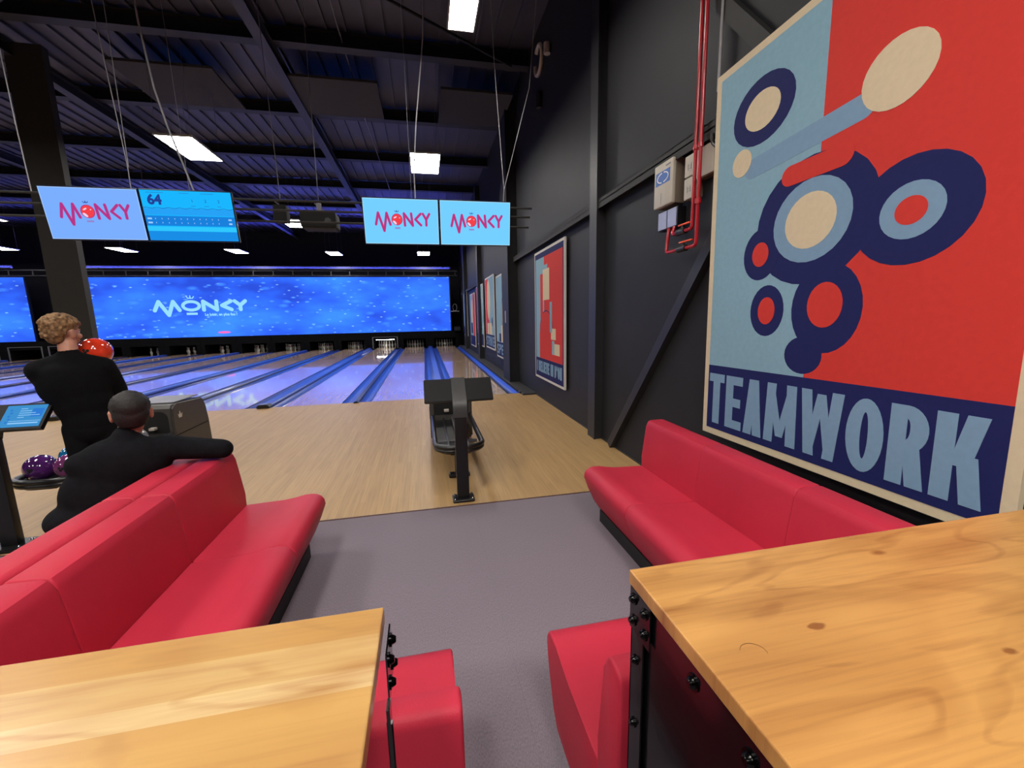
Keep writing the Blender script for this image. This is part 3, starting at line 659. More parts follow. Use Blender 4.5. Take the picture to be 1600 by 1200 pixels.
# ================================================================== HANGING TVS
def tv_pair(cx, label, kinds):
    for k, (sgn, kind, lab) in enumerate(zip((-1, 1), kinds, label)):
        x0 = -0.965 if sgn < 0 else 0.005
        t = thing('hanging_television', lab, 'television', (cx, 5.92, 2.62))
        t.rotation_euler = (math.radians(9), 0, 0)
        W, Hh = 0.965, 0.575
        b = B(); box(b, x0+0.001, x0+W-0.001, 0.004, 0.05, 0, Hh, 0.004); box(b, x0+0.15, x0+W-0.15, 0.05, 0.10, 0.08, Hh-0.08, 0.01); obj('bezel', b, M['tv_frame'], t)
        b = B(); box(b, x0+0.30, x0+0.34, 0.10, 0.20, 0.22, 0.50); box(b, x0+0.62, x0+0.66, 0.10, 0.20, 0.22, 0.50); obj('rail_bracket', b, M['black'], t)
        b = B(); box(b, x0+0.012, x0+W-0.012, 0.0, 0.004, 0.014, Hh-0.012); sc = obj('screen', b, {'pale': M['tv_blue'], 'violet': M['tv_violet'], 'score': M['tv_cyan']}[kind], t)
        fr = Frame((x0+0.012, 0.0, 0.014), (1, 0, 0), (0, 0, 1), (0, -1, 0))
        w_, h_ = W-0.024, Hh-0.026
        if kind != 'score':
            b = B()
            for r_ in (rect(0, 0, w_, 0.006), rect(0, h_-0.006, w_, h_), rect(0, 0, 0.006, h_), rect(w_-0.006, 0, w_, h_)): flat(b, fr, r_, 0, 0.0008)
            obj('bright_rim', b, M['tv_rim'] if kind == 'pale' else emat('tv_rim_violet', (0.42, 0.62, 1.0), 1.0), sc)
            for (wd, mm, d) in ((0.034, M['tv_mauve'], 0.0010), (0.026, M['tv_magenta'] if kind == 'pale' else M['tv_purple'], 0.0018)):
                b = B(); monky(b, fr, 0.145, 0.235, 0.68, 0.140, wd, 0, d, ball=True); obj('logo_letters', b, mm, sc)
            b = B(); flat(b, fr, disc(0.412, 0.300, 0.070, 0.072, 32), 0, 0.0012); obj('logo_ball_rim', b, M['tv_purple'], sc)
            b = B(); flat(b, fr, disc(0.412, 0.300, 0.062, 0.064, 32), 0, 0.0020); obj('logo_ball', b, M['tv_red'], sc)
            b = B(); flat(b, fr, disc(0.382, 0.262, 0.030, 0.014, 14, -0.8), 0, 0.0026); flat(b, fr, disc(0.445, 0.32, 0.006), 0, 0.0026); flat(b, fr, disc(0.39, 0.325, 0.022, 0.008, 14, 0.5), 0, 0.0026)
            obj('logo_ball_shine', b, M['tv_white'], sc)
            b = B(); crown(b, fr, 0.412, 0.392, 0.024, 0, 0.0012); obj('logo_crown', b, M['tv_navy'], sc)
            b = B(); flat(b, fr, rect(0.378, 0.185, 0.448, 0.205), 0, 0.0012); obj('logo_underline', b, M['tv_mauve'], sc)
        else:
            def zone(nm, v0, v1, m, u0=0.0, u1=w_, d=0.0008):
                b = B(); flat(b, fr, rect(u0, v0, u1, v1), 0, d); obj(nm, b, m, sc)
            zone('lower_band', 0.0, 0.125, M['tv_low'])
            zone('bright_bar', 0.105, 0.155, M['tv_cyan2'], 0.0, w_, 0.0012)
            zone('score_rows', 0.165, 0.275, M['tv_mid'])
            zone('player_band', 0.285, 0.355, emat('score_band', (0.02, 0.36, 0.92), 1.0))
            b = B(); pts = [(k*w_/30, 0.36+0.006*math.sin(k*1.7)) for k in range(31)]; stroke(b, fr, pts, 0.004, 0, 0.0014); obj('wavy_line', b, M['tv_navy'], sc)
            b = B()
            for r in range(2):
                for c in range(11): flat(b, fr, rect(0.10+c*0.066, 0.19+r*0.045, 0.106+c*0.066, 0.205+r*0.045), 0, 0.0014)
                flat(b, fr, rect(0.02, 0.188+r*0.045, 0.065, 0.206+r*0.045), 0, 0.0014); flat(b, fr, rect(w_-0.07, 0.188+r*0.045, w_-0.035, 0.206+r*0.045), 0, 0.0014)
            obj('score_marks', b, emat('score_marks', (0.35, 0.62, 1.0), 1.0), sc)
            font_text('score_number', '64', fr, 0.06, 0.40, 0.145, M['tv_navy'], sc, 0.001, 0.006, 1.0, d=0.001)
            for (tx, uu) in (('1', 0.51), ('2', 0.65), ('2', 0.79)):
                font_text('small_number', tx, fr, uu, 0.43, 0.045, M['tv_navy'], sc, 0.001, 0.0, 1.0, d=0.001)
            b = B()
            for (u0, u1, v0) in ((0.06, 0.24, 0.522), (0.40, 0.50, 0.522), (0.62, 0.76, 0.522), (0.50, 0.55, 0.385), (0.64, 0.69, 0.385), (0.78, 0.82, 0.385)): flat(b, fr, rect(u0, v0, u1, v0+0.006), 0, 0.0012)
            obj('caption_lines', b, emat('score_caption', (0.02, 0.22, 0.6), 1.0), sc)
tv_pair(0.265, ['hanging screen with red logo on pale blue, left of the screen closest the wall', 'hanging screen with red logo on pale blue, closest to the poster wall'], ('pale', 'pale'))
tv_pair(-3.145, ['hanging screen with the purple red logo on periwinkle blue, leftmost screen', 'hanging screen showing the score 64 in cyan and blue'], ('violet', 'score'))
b = B()
for zz, xe in ((3.18, 1.60), (3.06, 1.57), (2.92, 1.55)): tube(b, [(-7.5, 6.12, zz), (xe, 6.12, zz)], 0.014, 8)
for xx in (-6.3, -4.0, -2.3, -0.6, 1.1): tube(b, [(xx, 6.12, 2.92), (xx, 6.12, 3.18)], 0.010, 8)
tag(obj('screen_rail', b, M['steel_grey']), 'long triple dark pipe rail carrying the hanging screens', 'rail')
def wire(name, pts, r, m, lab, cat='wire'):
    b = B(); tube(b, pts, r, 6); return tag(obj(name, b, m), lab, cat)
wire('suspension_wire', [(-4.36, 6.12, 3.18), (-4.38, 6.11, 3.9), (-4.42, 6.1, 6.45)], 0.006, M['wire'], 'thin wire holding the leftmost hanging screen at its left end')
wire('suspension_wire', [(-3.36, 6.12, 3.18), (-3.36, 6.12, 3.5), (-3.52, 6.1, 6.45)], 0.005, M['wire'], 'left leg of the split wire over the leftmost hanging screen')
wire('suspension_wire', [(-3.35, 6.12, 3.5), (-3.33, 6.1, 6.45)], 0.004, M['wire'], 'right leg of the split wire over the leftmost hanging screen')
wire('white_cable', [(-2.68, 6.12, 3.20), (-2.76, 6.1, 3.55), (-2.86, 6.08, 3.95), (-2.93, 6.05, 4.35), (-2.97, 6.0, 5.0), (-3.02, 6.0, 6.45)], 0.010, M['wire'], 'slightly kinked white cable dropping to the score screen', 'cable')
wire('suspension_wire', [(-2.74, 6.12, 3.18), (-2.78, 6.1, 6.45)], 0.003, M['wirethin'], 'fine dark wire just behind the kinked white cable')
wire('white_cable', [(-0.03, 6.12, 3.20), (-0.03, 6.12, 3.6), (0.03, 6.1, 4.2), (0.17, 6.08, 5.2), (0.25, 6.05, 6.45)], 0.009, M['wire'], 'white cable dropping behind the middle of the screens nearest the wall', 'cable')
wire('suspension_wire', [(-0.08, 6.12, 3.18), (-0.08, 6.1, 6.45)], 0.003, M['wirethin'], 'fine dark wire left of the white cable near the wall')
wire('suspension_wire', [(1.18, 6.12, 3.18), (1.2, 6.12, 3.42), (1.10, 6.1, 5.0), (1.05, 6.1, 6.45)], 0.005, M['wire'], 'left leg of the V wire over the screen closest to the wall')
wire('suspension_wire', [(1.20, 6.12, 3.42), (1.58, 6.1, 4.75), (1.72, 6.1, 6.1), (1.73, 6.1, 6.45)], 0.005, M['wire'], 'right leg of the V wire over the screen closest to the wall')
wire('thin_rod', [(-1.19, 7.8, 6.62), (-1.14, 11.5, 6.43)], 0.010, M['wirethin'], 'pale thin rod running under the roof deck toward the panels', 'rod')
wire('thin_rod', [(-1.14, 11.5, 6.44), (-1.0, 17.2, 6.44)], 0.010, M['wirethin'], 'violet tinted thin rod beyond the middle acoustic panel', 'rod')

# projector and its neighbour
t = thing('hanging_projector', 'black projector hanging from two wires between the screen pairs', 'projector', (-1.47, 7.1, 3.15))
b = B(); box(b, -0.25, 0.25, -0.16, 0.2, -0.13, 0.11, 0.035, 4); obj('body', b, M['hole'], t, smooth=40)
b = B(); tube(b, [(0.14, -0.165, -0.03), (0.14, -0.13, -0.03)], 0.045, 16); obj('lens', b, M['rubber'], t)
b = B(); box(b, -0.03, 0.03, -0.03, 0.03, 0.11, 0.25); tube(b, [(-0.06, 0, 0.25), (0.10, 0, 0.12)], 0.01, 6); tube(b, [(0, 0, 0.25), (0.03, 0, 3.55)], 0.005, 6); obj('hanger', b, M['wirethin'], t)
t = thing('hanging_speaker', 'small dark box speaker on a bracket left of the projector', 'speaker', (-2.0, 7.1, 3.25))
b = B(); box(b, -0.09, 0.09, -0.1, 0.1, -0.14, 0.10, 0.02, 3); obj('body', b, M['hole'], t, smooth=40)
b = B(); tube(b, [(-0.08, 0, 0.16), (0.10, 0, 0.02)], 0.01, 6); tube(b, [(-0.10, 0, 0.17), (0.10, 0, 0.17)], 0.01, 6); tube(b, [(0.0, 0, 0.16), (-0.05, 0, 3.45)], 0.005, 6); obj('bracket', b, M['wirethin'], t)
# high items on the wall near the roof
bm_ = B(); tube(bm_, [(2.235, 7.95+0.22*math.cos(a*math.pi/10), 6.15+0.22*math.sin(a*math.pi/10)) for a in range(3, 21)], 0.035, 10)
tag(obj('hose_loop', bm_, M['white_paint']), 'pale curved hose loop high on the wall near the roof', 'hose')
b = B(); tube(b, [(2.215, 7.35, 5.92), (2.215, 7.35, 6.08)], 0.055, 14); tag(obj('wall_detector', b, M['white_paint']), 'small pale round detector high on the wall', 'detector')
b = B(); tube(b, [(2.22, 7.9, 5.35), (2.22, 7.9, 5.62)], 0.05, 12); tag(obj('wall_spotlight', b, M['steel_grey']), 'small dim grey spotlight high on the wall', 'spotlight')

# ================================================================== POSTERS
def poster(name, y_left, wdt, z0, hgt, text, label, cat, art, xo=2.235, border=0.05, edge='cream', tx=(0.04, 0.03), band=0.52, tstem=0.05, rot=0.0, rotm=False, tv=None):
    kk = (xo-0.03)/2.27
    t = thing(name, label, cat, (xo, y_left*kk, 1.65+(z0-1.65)*kk)); t.scale = (1, kk, kk)
    t.rotation_euler = (rot, 0, 0)
    fr = Frame((0, 0, 0), (0, -1, 0), (0, 0, 1), (-1, 0, 0))
    b = B(); flat(b, fr, rect(0, 0, wdt, hgt), 0, 0.03); bd = obj('board', b, M[edge], t)
    i0 = border
    def lay(nm, shapes, m, d):
        b = B()
        for s_ in shapes: flat(b, fr, s_, 0.03, 0.03+d)
        return obj(nm, b, M[m], bd)
    W, Hh = wdt, hgt
    art(lay, W, Hh, i0, band)
    lay('caption_band', [rect(i0, i0, W-i0, band)], 'p_navy', 0.0022)
    if text:
        b = B(); lo, hi = tv if tv else (i0+0.06, band-0.06)
        word(b, fr, text, i0+tx[0], W-i0-tx[1], lo, hi-lo, tstem, 0.03, 0.0345); obj('caption_text', b, M['p_text'], bd)
    return t
def art_two(split, left='p_blue', right='p_red'):
    def f(lay, W, Hh, i, band):
        lay('left_field', [rect(i, band, W*split, Hh-i)], left, 0.0006); lay('right_field', [rect(W*split, band, W-i, Hh-i)], right, 0.0006)
        return
    return f
def art_big(lay, W, Hh, i, band):
    lay('left_field', [rect(i, band, 0.92, Hh-i)], 'p_blue', 0.0006); lay('right_field', [rect(0.92, band, W-i, Hh-i)], 'p_red', 0.0006)
    # plain abstract arrangement of bars and discs about where the printed artwork has its masses
    def pill(x0, y0, x1, y1, r):
        a = math.atan2(y1-y0, x1-x0)
        return [(x0+r*math.cos(a+math.pi/2+k*math.pi/10), y0+r*math.sin(a+math.pi/2+k*math.pi/10)) for k in range(11)]+[(x1+r*math.cos(a-math.pi/2+k*math.pi/10), y1+r*math.sin(a-math.pi/2+k*math.pi/10)) for k in range(11)]
    def T(u, v): return (3.03-(3.03-u)/0.954, 1.65+(v+0.665-1.65)/0.954-0.665)
    def pl_(u0, v0, u1, v1, r): return pill(*T(u0, v0), *T(u1, v1), r)
    def dc(u, v, rx, ry=None): return disc(*T(u, v), rx, ry)
    lay('dark_shapes', [disc(0.88, 1.50, 0.40, 0.37), disc(1.42, 1.42, 0.27, 0.25), disc(1.02, 0.98, 0.22, 0.26), disc(0.52, 1.36, 0.15, 0.17), disc(0.60, 0.98, 0.14, 0.17), disc(0.90, 0.70, 0.13, 0.115), disc(0.46, 2.30, 0.26, 0.21)], 'p_navy', 0.0012)
    lay('blue_shapes', [pill(0.40, 1.95, 1.15, 2.00, 0.065), disc(0.88, 1.50, 0.26, 0.24), disc(1.42, 1.42, 0.14, 0.13)], 'p_text', 0.0018)
    lay('cream_shapes', [disc(0.88, 1.50, 0.17, 0.16), disc(0.46, 2.30, 0.15, 0.12), disc(1.30, 2.08, 0.17, 0.16), disc(0.30, 2.02, 0.09)], 'cream', 0.0024)
    lay('red_shapes', [disc(1.42, 1.42, 0.07, 0.065), pill(0.72, 1.80, 1.06, 1.80, 0.06), disc(1.02, 1.00, 0.11, 0.13), disc(0.60, 0.98, 0.07, 0.09), disc(0.52, 1.36, 0.07, 0.08)], 'p_red', 0.0030)
poster('wall_poster', 3.03, 1.92, 0.665, 2.73, 'TEAMWORK', 'large red and light blue poster with a cream border reading TEAMWORK behind the sofa', 'poster', art_big, tx=(0.02, 0.06), band=0.565, tstem=0.076, rot=math.radians(-0.9), tv=(0.10, 0.50), xo=2.165)
def art_mid(lay, W, Hh, i, band):
    i2 = i+0.05
    lay('navy_frame', [rect(i, i, W-i, Hh-i)], 'p_navy', 0.0003)
    lay('left_field', [rect(i2, band, W*0.36, Hh-i2-0.05)], 'p_blue', 0.0006); lay('right_field', [rect(W*0.36, band, W-i2, Hh-i2-0.05)], 'p_red', 0.0006)
    lay('dark_outline', [disc(0.80, 1.0, 0.43, 0.36)], 'p_navy', 0.0009)
    lay('red_mound', [disc(0.80, 1.0, 0.41, 0.34), rect(0.35, band, 1.15, 0.95), rect(0.42, 1.2, 0.60, 2.05)], 'p_red', 0.0012)
    lay('cream_shapes', [rect(0.60, 1.55, 1.02, 2.12), rect(1.12, 0.82, 1.40, 1.02), rect(1.30, 0.55, 1.62, 0.75)], 'cream', 0.0018)
    lay('blue_shapes', [rect(1.05, 0.95, 1.18, 1.5), rect(1.18, 0.55, 1.32, 0.8), rect(0.40, 2.12, 0.9, 2.2)], 'p_blue', 0.0024)
poster('wall_poster', 8.5, 1.88, 0.40, 2.50, "I BELIEVE IN D'OH", 'tall red and blue poster past the first column captioned I BELIEVE IN D\'OH', 'poster', art_mid, border=0.045, edge='white_edge', band=0.42, tstem=0.055, tv=(0.14, 0.36), tx=(0.09, 0.09))
def art_simple(l, r, split, extra):
    def f(lay, W, Hh, i, band):
        lay('left_field', [rect(i, band, W*split, Hh-i)], l, 0.0006); lay('right_field', [rect(W*split, band, W-i, Hh-i)], r, 0.0006)
        for n_, (sh, c) in enumerate(extra): lay('abstract_shape', sh, c, 0.0012+0.0005*n_)
    return f
poster('wall_poster', 13.3, 1.95, 0.40, 2.50, 'SPEED', 'light blue poster with a cream shape partly hidden by the boxed second column', 'poster', art_simple('p_blue', 'p_blue', 0.6, [([disc(1.35, 1.3, 0.42, 0.72), rect(0.5, 0.5, 0.95, 0.75)], 'p_navy'), ([disc(1.35, 1.3, 0.38, 0.68), rect(0.8, 0.5, 1.6, 1.0)], 'cream')]), border=0.05, edge='white_edge', band=0.48, tstem=0.08)
poster('wall_poster', 15.65, 1.95, 0.54, 2.50, 'STRIKE', 'red, cream and blue poster captioned STRIKE just before the third column', 'poster', art_simple('p_red', 'p_blue', 0.38, [([disc(0.8, 1.7, 0.36, 0.70), rect(0.4, 0.5, 1.4, 0.9)], 'cream'), ([disc(1.5, 0.95, 0.10, 0.16), rect(0.75, 0.45, 0.79, 1.1)], 'p_navy')]), border=0.05, edge='white_edge', band=0.50, tstem=0.08)
poster('wall_poster', 18.3, 1.95, 0.48, 2.46, None, 'pink, red and navy poster just beyond the third column', 'poster', art_simple('p_red', 'p_blue', 0.40, [([rect(0.75, 0.6, 1.5, 1.9)], 'p_navy'), ([disc(0.95, 2.0, 0.22, 0.3)], 'cream')]), border=0.05, edge='white_edge', band=0.50)
poster('wall_poster', 20.95, 1.9, 0.30, 2.46, None, 'blue, mauve and red poster, second one beyond the third column', 'poster', art_simple('p_blue', 'p_red', 0.62, [([disc(0.8, 1.6, 0.30, 0.6)], 'cream'), ([rect(0.3, 0.6, 0.9, 1.1)], 'p_navy')]), border=0.05, edge='white_edge', band=0.50)
poster('wall_poster', 24.4, 1.9, 0.66, 2.40, None, 'pale blue and cream poster at the far end of the wall', 'poster', art_simple('p_blue', 'cream', 0.6, [([disc(1.0, 1.5, 0.4, 0.7)], 'cream')]), border=0.05, edge='white_edge', band=0.50)
b = B(); box(b, 2.018, 2.03, 10.45, 10.53, 1.50, 1.80, 0.003); tag(obj('light_switch', b, M['white_paint']), 'small pale switch plate on the side of the boxed second column', 'switch')

# ================================================================== ALARM BOXES AND RED PIPES
t = thing('alarm_panel', 'off-white alarm panel with a blue label on the dark wall', 'control panel', (2.27, 3.58, 2.60))
b = B(); box(b, -0.085, 0.0, -0.145, 0.145, 0, 0.37, 0.004); obj('housing', b, M['boxside'], t)
b = B(); box(b, -0.125, -0.0851, -0.145, 0.145, 0, 0.37, 0.010, 3); obj('cover', b, M['boxwhite'], t, smooth=40)
b = B(); box(b, -0.1265, -0.1251, -0.11, 0.115, 0.19, 0.30); c_ = obj('label_plate', b, M['label_blue'], t)
fr = Frame((-0.1265, 0.115, 0.19), (0, -1, 0), (0, 0, 1), (-1, 0, 0))
b = B(); ring_part(b, fr, 0.1125, 0.055, 0.09, 0.045, 0.08, 0.036, 100, 260, 0, 0.001); ring_part(b, fr, 0.1125, 0.055, 0.09, 0.045, 0.08, 0.036, -80, 80, 0, 0.001); obj('white_ring', b, M['pin'], c_)
b = B(); box(b, -0.1265, -0.1251, -0.115, -0.04, 0.325, 0.338); box(b, -0.1265, -0.1251, 0.02, 0.023, 0.02, 0.12); obj('marks', b, M['grey_ink'], t)
for (y, z, hh, lab) in ((3.25, 2.755, 0.165, 'off-white junction box left of the red pipes, upper one'), (3.25, 2.58, 0.165, 'off-white junction box left of the red pipes, lower one')):
    t = thing('junction_box', lab, 'junction box', (2.27, y, z))
    b = B(); box(b, -0.06, 0, -0.07, 0.07, 0, hh, 0.004); obj('housing', b, M['boxside'], t)
    b = B(); box(b, -0.085, -0.0601, -0.07, 0.07, 0, hh, 0.006); cv = obj('lid', b, M['boxwhite'], t)
    b = B(); box(b, -0.0862, -0.0851, -0.025, 0.03, 0.06, 0.063); box(b, -0.0862, -0.0851, -0.025, 0.03, 0.08, 0.083); box(b, -0.0862, -0.0851, -0.02, -0.015, 0.05, 0.10); box(b, -0.0862, -0.0851, 0.02, 0.025, 0.05, 0.10); obj('print', b, M['grey_ink'], cv)
t = thing('junction_box', 'wider taupe junction box partly behind the red pipes', 'junction box', (2.27, 3.03, 2.70))
b = B(); box(b, -0.06, 0, -0.08, 0.13, 0, 0.22, 0.004); obj('housing', b, M['boxside'], t)
b = B(); box(b, -0.09, -0.0601, -0.08, 0.13, 0, 0.22, 0.006); obj('lid', b, M['boxwhite'], t)
for (y, lab) in ((3.62, 'left'), (3.47, 'right')):
    t = thing('wall_switch_box', 'small black box with lavender cover under the alarm panel, %s one' % lab, 'switch box', (2.27, y, 2.40))
    b = B(); box(b, -0.085, 0, -0.072, 0.072, 0, 0.165, 0.004); obj('housing', b, M['black'], t)
    b = B(); box(b, -0.095, -0.0851, -0.066, 0.066, 0.006, 0.159, 0.003); obj('cover', b, M['label_lavender'], t)
t = thing('sprinkler_pipe', 'glossy red riser pipe turning left into the lower valve', 'pipe', (2.135, 3.05, 0))
def bend(pts, r=0.035, n=5):
    out = [Vector(pts[0])]
    for a, p, c in zip(pts[:-2], pts[1:-1], pts[2:]):
        a, p, c = Vector(a), Vector(p), Vector(c); d1 = (a-p).normalized()*r; d2 = (c-p).normalized()*r
        for k in range(n+1):
            s_ = k/n; out.append((p+d1)*(1-s_)**2+p*2*s_*(1-s_)+(p+d2)*s_**2)
    out.append(Vector(pts[-1])); return out
b = B(); tube(b, bend([(0, 0, 6.4), (0, 0, 2.18), (0, 0.42, 2.18), (0.02, 0.42, 2.39)]), 0.0145, 12); obj('pipe_run', b, M['redpipe'], t, smooth=60)
b = B(); tube(b, [(0, 0, 2.9), (0, 0, 2.93)], 0.022, 12); tube(b, [(0, 0, 2.49), (0, 0, 2.53)], 0.024, 12); obj('coupling', b, M['redpipe'], t, smooth=60)
for (zz) in (2.18,):
    b = B(); tube(b, [(0, 0.13, zz), (0, 0.24, zz)], 0.026, 12); tube(b, [(0, 0.17, zz), (0, 0.17, zz+0.045)], 0.012, 8); vb = obj('valve', b, M['cable_black'], t, smooth=60)
    b = B(); box(b, -0.012, 0.012, 0.05, 0.22, zz+0.045, zz+0.06, 0.005); obj('valve_handle', b, M['orange'], vb)
t = thing('sprinkler_pipe', 'glossy red riser pipe turning left into the upper valve', 'pipe', (2.135, 3.11, 0))
b = B(); tube(b, bend([(0, 0, 6.4), (0, 0, 2.32), (0, 0.28, 2.32), (0.02, 0.28, 2.39)]), 0.0145, 12); obj('pipe_run', b, M['redpipe'], t, smooth=60)
b = B(); tube(b, [(0, 0, 2.9), (0, 0, 2.93)], 0.022, 12); obj('coupling', b, M['redpipe'], t, smooth=60)
b = B(); tube(b, [(0, 0.09, 2.32), (0, 0.20, 2.32)], 0.026, 12); tube(b, [(0, 0.13, 2.32), (0, 0.13, 2.365)], 0.012, 8); vb = obj('valve', b, M['cable_black'], t, smooth=60)
b = B(); box(b, -0.012, 0.012, 0.02, 0.18, 2.365, 2.38, 0.005); obj('valve_handle', b, M['orange'], vb)
b = B(); tube(b, [(2.20, 2.97, 3.25), (2.20, 2.97, 6.4)], 0.010, 8); tag(obj('conduit', b, M['wire']), 'thin pale conduit rising above the corner of big poster', 'conduit')
bm_ = B(); tube(bm_, [(2.16, 2.88+0.08*math.cos(a), 2.96+0.11*math.sin(a)) for a in [k*math.pi/8 for k in range(3, 17)]], 0.014, 8); tag(obj('cable_loop', bm_, M['cable_black']), 'black cable loop at the left edge of big poster', 'cable')

# ================================================================== SOFAS
seat_prof = [(0.13, 0.10), (0.09, 0.16), (0.035, 0.28), (0.0, 0.37), (0.004, 0.405), (0.022, 0.432), (0.05, 0.447), (0.085, 0.453), (0.13, 0.448), (0.19, 0.434), (0.26, 0.424), (0.36, 0.420), (0.50, 0.418), (0.50, 0.10)]
back_prof = [(0.44, 0.12), (0.455, 0.42), (0.50, 0.60), (0.545, 0.775), (0.555, 0.795), (0.575, 0.80), (0.685, 0.80), (0.70, 0.785), (0.70, 0.12)]
back_prof_in = [(0.503, 0.12), (0.503, 0.5), (0.535, 0.75), (0.541, 0.775), (0.553, 0.793), (0.575, 0.80), (0.67, 0.80), (0.685, 0.796), (0.696, 0.785), (0.70, 0.77), (0.70, 0.12)]
def sofa(label, loc, rz, n, mod=0.70, thin=0.0):
    """seat front at local x=0, back towards +x, modules along -y from y=0"""
    t = thing('sofa', label, 'sofa', loc, None, rz)
    for k in range(n):
        y1 = -k*mod-0.001; y0 = -(k+1)*mod+0.001
        for nm, pf in (('seat', seat_prof), ('backrest', back_prof_in)):
            if thin and nm == 'backrest': pf = [(x-(thin if x > 0.6 else 0), z) for x, z in pf]
            b = B(); extrude_profile(b, pf, 'y', y0, y1)
            ends = [e for e in b.edges if all(abs(v.co.y-y0) < 1e-6 for v in e.verts) or all(abs(v.co.y-y1) < 1e-6 for v in e.verts)]
            bmesh.ops.bevel(b, geom=ends, offset=0.010, segments=3, affect='EDGES', profile=0.5)
            obj(nm, b, M['red'], t, smooth=35)
    b = B(); box(b, 0.12, 0.66-thin, -n*mod+0.05, -0.05, 0.0, 0.098); obj('plinth', b, M['plinth'], t)
    return t
sofa('long red sofa along the poster wall under the TEAMWORK poster', (1.19, 3.0, 0), 0, 3)
# left pair back to back: this one faces +x -> rotate by 180 deg; local y runs the other way
def sofa_flipped(label, xf, yfar, n):
    t = sofa(label, (xf, yfar-n*0.7, 0), math.pi, n)
    return t
sofa_flipped('long red sofa on the left whose seat faces the poster wall', -0.75, 3.0, 3)
sofa('red sofa on the far left backing onto the long one, the seated man on it', (-2.155, 3.0, 0), 0, 3)
# short sofas facing the lanes: rotate so that the seat front points to +y
def sofa_fwd(label, x0, x1, yfront):
    return sofa(label, (x0, yfront, 0), -math.pi/2, 1, mod=x1-x0, thin=0.075)
def fix_short(t):
    # local x -> -y ; local -y -> -x ; shift so the module spans x0..x1
    return t
t = sofa_fwd('short red sofa just beyond the left table', -0.66, 0.04, 1.42); t.location.x = 0.04
t = sofa_fwd('short red sofa just beyond the right table', 0.41, 1.11, 1.42); t.location.x = 1.11

# ================================================================== BAR TABLES
TH = 1.10
def bolt(bm, c, n, r=0.013):
    c = Vector(c); n = Vector(n)
    tube(bm, [c, c+n*0.003], r*1.35, 14); tube(bm, [c+n*0.003, c+n*0.008, c+n*0.0105], r, 12, r2=r*0.55)
def bar_table(name, label, xe, sgn, length, m, panel):
    """xe: x of the aisle-side edge; sgn +1 table extends to +x"""
    t = thing(name, label, 'table', (xe, 0, 0))
    y0, y1 = -0.05, 0.765
    X = lambda a: a*sgn
    def bx(bm, a, c, *r, bev=0): box(bm, min(X(a), X(c)), max(X(a), X(c)), *r, bev)
    b = B(); bx(b, 0, length, y0, y1, TH-0.032, TH, bev=0.003); top = obj('tabletop', b, m, t)
    zt = TH-0.0325
    for (yy, s_) in ((y1-0.006, -1), (y0+0.006, 1)):
        for xx in (0.006, length-0.006) if panel else (length-0.006,):
            b = B(); d_ = 1 if xx < 0.5 else -1
            bx(b, xx, xx+0.004*d_, min(yy, yy+s_*0.05), max(yy, yy+s_*0.05), 0, zt-0.002); bx(b, xx, xx+0.05*d_, min(yy, yy+s_*0.004), max(yy, yy+s_*0.004), 0, zt-0.002)
            obj('leg', b, M['gloss_black'], t)
    if not panel:
        for yy in (y1-0.13, y0+0.13):
            b = B(); tube(b, [(X(-0.013), yy, 0), (X(-0.013), yy, zt-0.09)], 0.0055, 10); bx(b, -0.016, -0.010, yy-0.012, yy+0.012, zt-0.10, zt-0.055); obj('leg', b, M['gloss_black'], t)
    # apron rails
    b = B(); bx(b, 0.011 if panel else 0.03, 0.014 if panel else 0.033, y0+0.02, y1-0.02, zt-0.085, zt); bx(b, 0.014, 0.05, y0+0.02, y1-0.02, zt-0.004, zt); obj('end_rail', b, M['gloss_black'], t)
    b = B(); bx(b, 0.06, length-0.06, y1-0.022, y1-0.018, zt-0.085, zt); bx(b, 0.06, length-0.06, y0+0.018, y0+0.022, zt-0.085, zt); obj('side_rail', b, M['gloss_black'], t)
    if panel:
        b = B(); bx(b, 0.016, 0.019, y0+0.01, y1-0.012, 0.02, zt-0.086); obj('end_panel', b, M['gloss_black'], t)
    b = B()
    nx = (-1*sgn, 0, 0)
    gx = 0.003 if panel else -0.010
    bx(b, gx, gx+0.003, y1-0.085, y1-0.004, zt-0.10, zt-0.003, bev=0); gp = obj('gusset_plate', b, M['gloss_black'], t)
    for (yy, zz) in ((y1-0.02, zt-0.025), (y1-0.02, zt-0.075), (y1-0.065, zt-0.028), (y1-0.065, zt-0.075)):
        b = B(); bolt(b, (X(gx), yy, zz), nx, 0.009); obj('bolt', b, M['bolt'], gp, smooth=40)
    for yy in (0.53, 0.40, 0.26, 0.10) if panel else ():
        b = B(); bolt(b, (X(0.011), yy+0.02, zt-0.045), nx, 0.011); obj('bolt', b, M['bolt'], t, smooth=40)
    for zz in (0.90, 0.74, 0.55, 0.3) if panel else ():
        b = B(); bolt(b, (X(0.006), y1-0.028, zz), nx, 0.008); obj('bolt', b, M['bolt'], t, smooth=40)
    return t
tr = bar_table('bar_table', 'high table with knotty wooden top at the right front by the poster wall', 0.41, 1, 1.78, M['table_right'], True)
fr = Frame((0, 0, TH), (1, 0, 0), (0, 1, 0), (0, 0, 1))
b = B(); ring_part(b, fr, 0.09, 0.51, 0.022, 0.019, 0.0212, 0.0182, -20, 150, 0, 0.0004, 16); obj('glass_mark', b, mat('ring_mark', (0.16, 0.07, 0.02), 0.5, noise=0.1), tr)
bar_table('bar_table', 'high table with striped plank top at the left front', -0.105, -1, 1.75, M['table_left'], False)

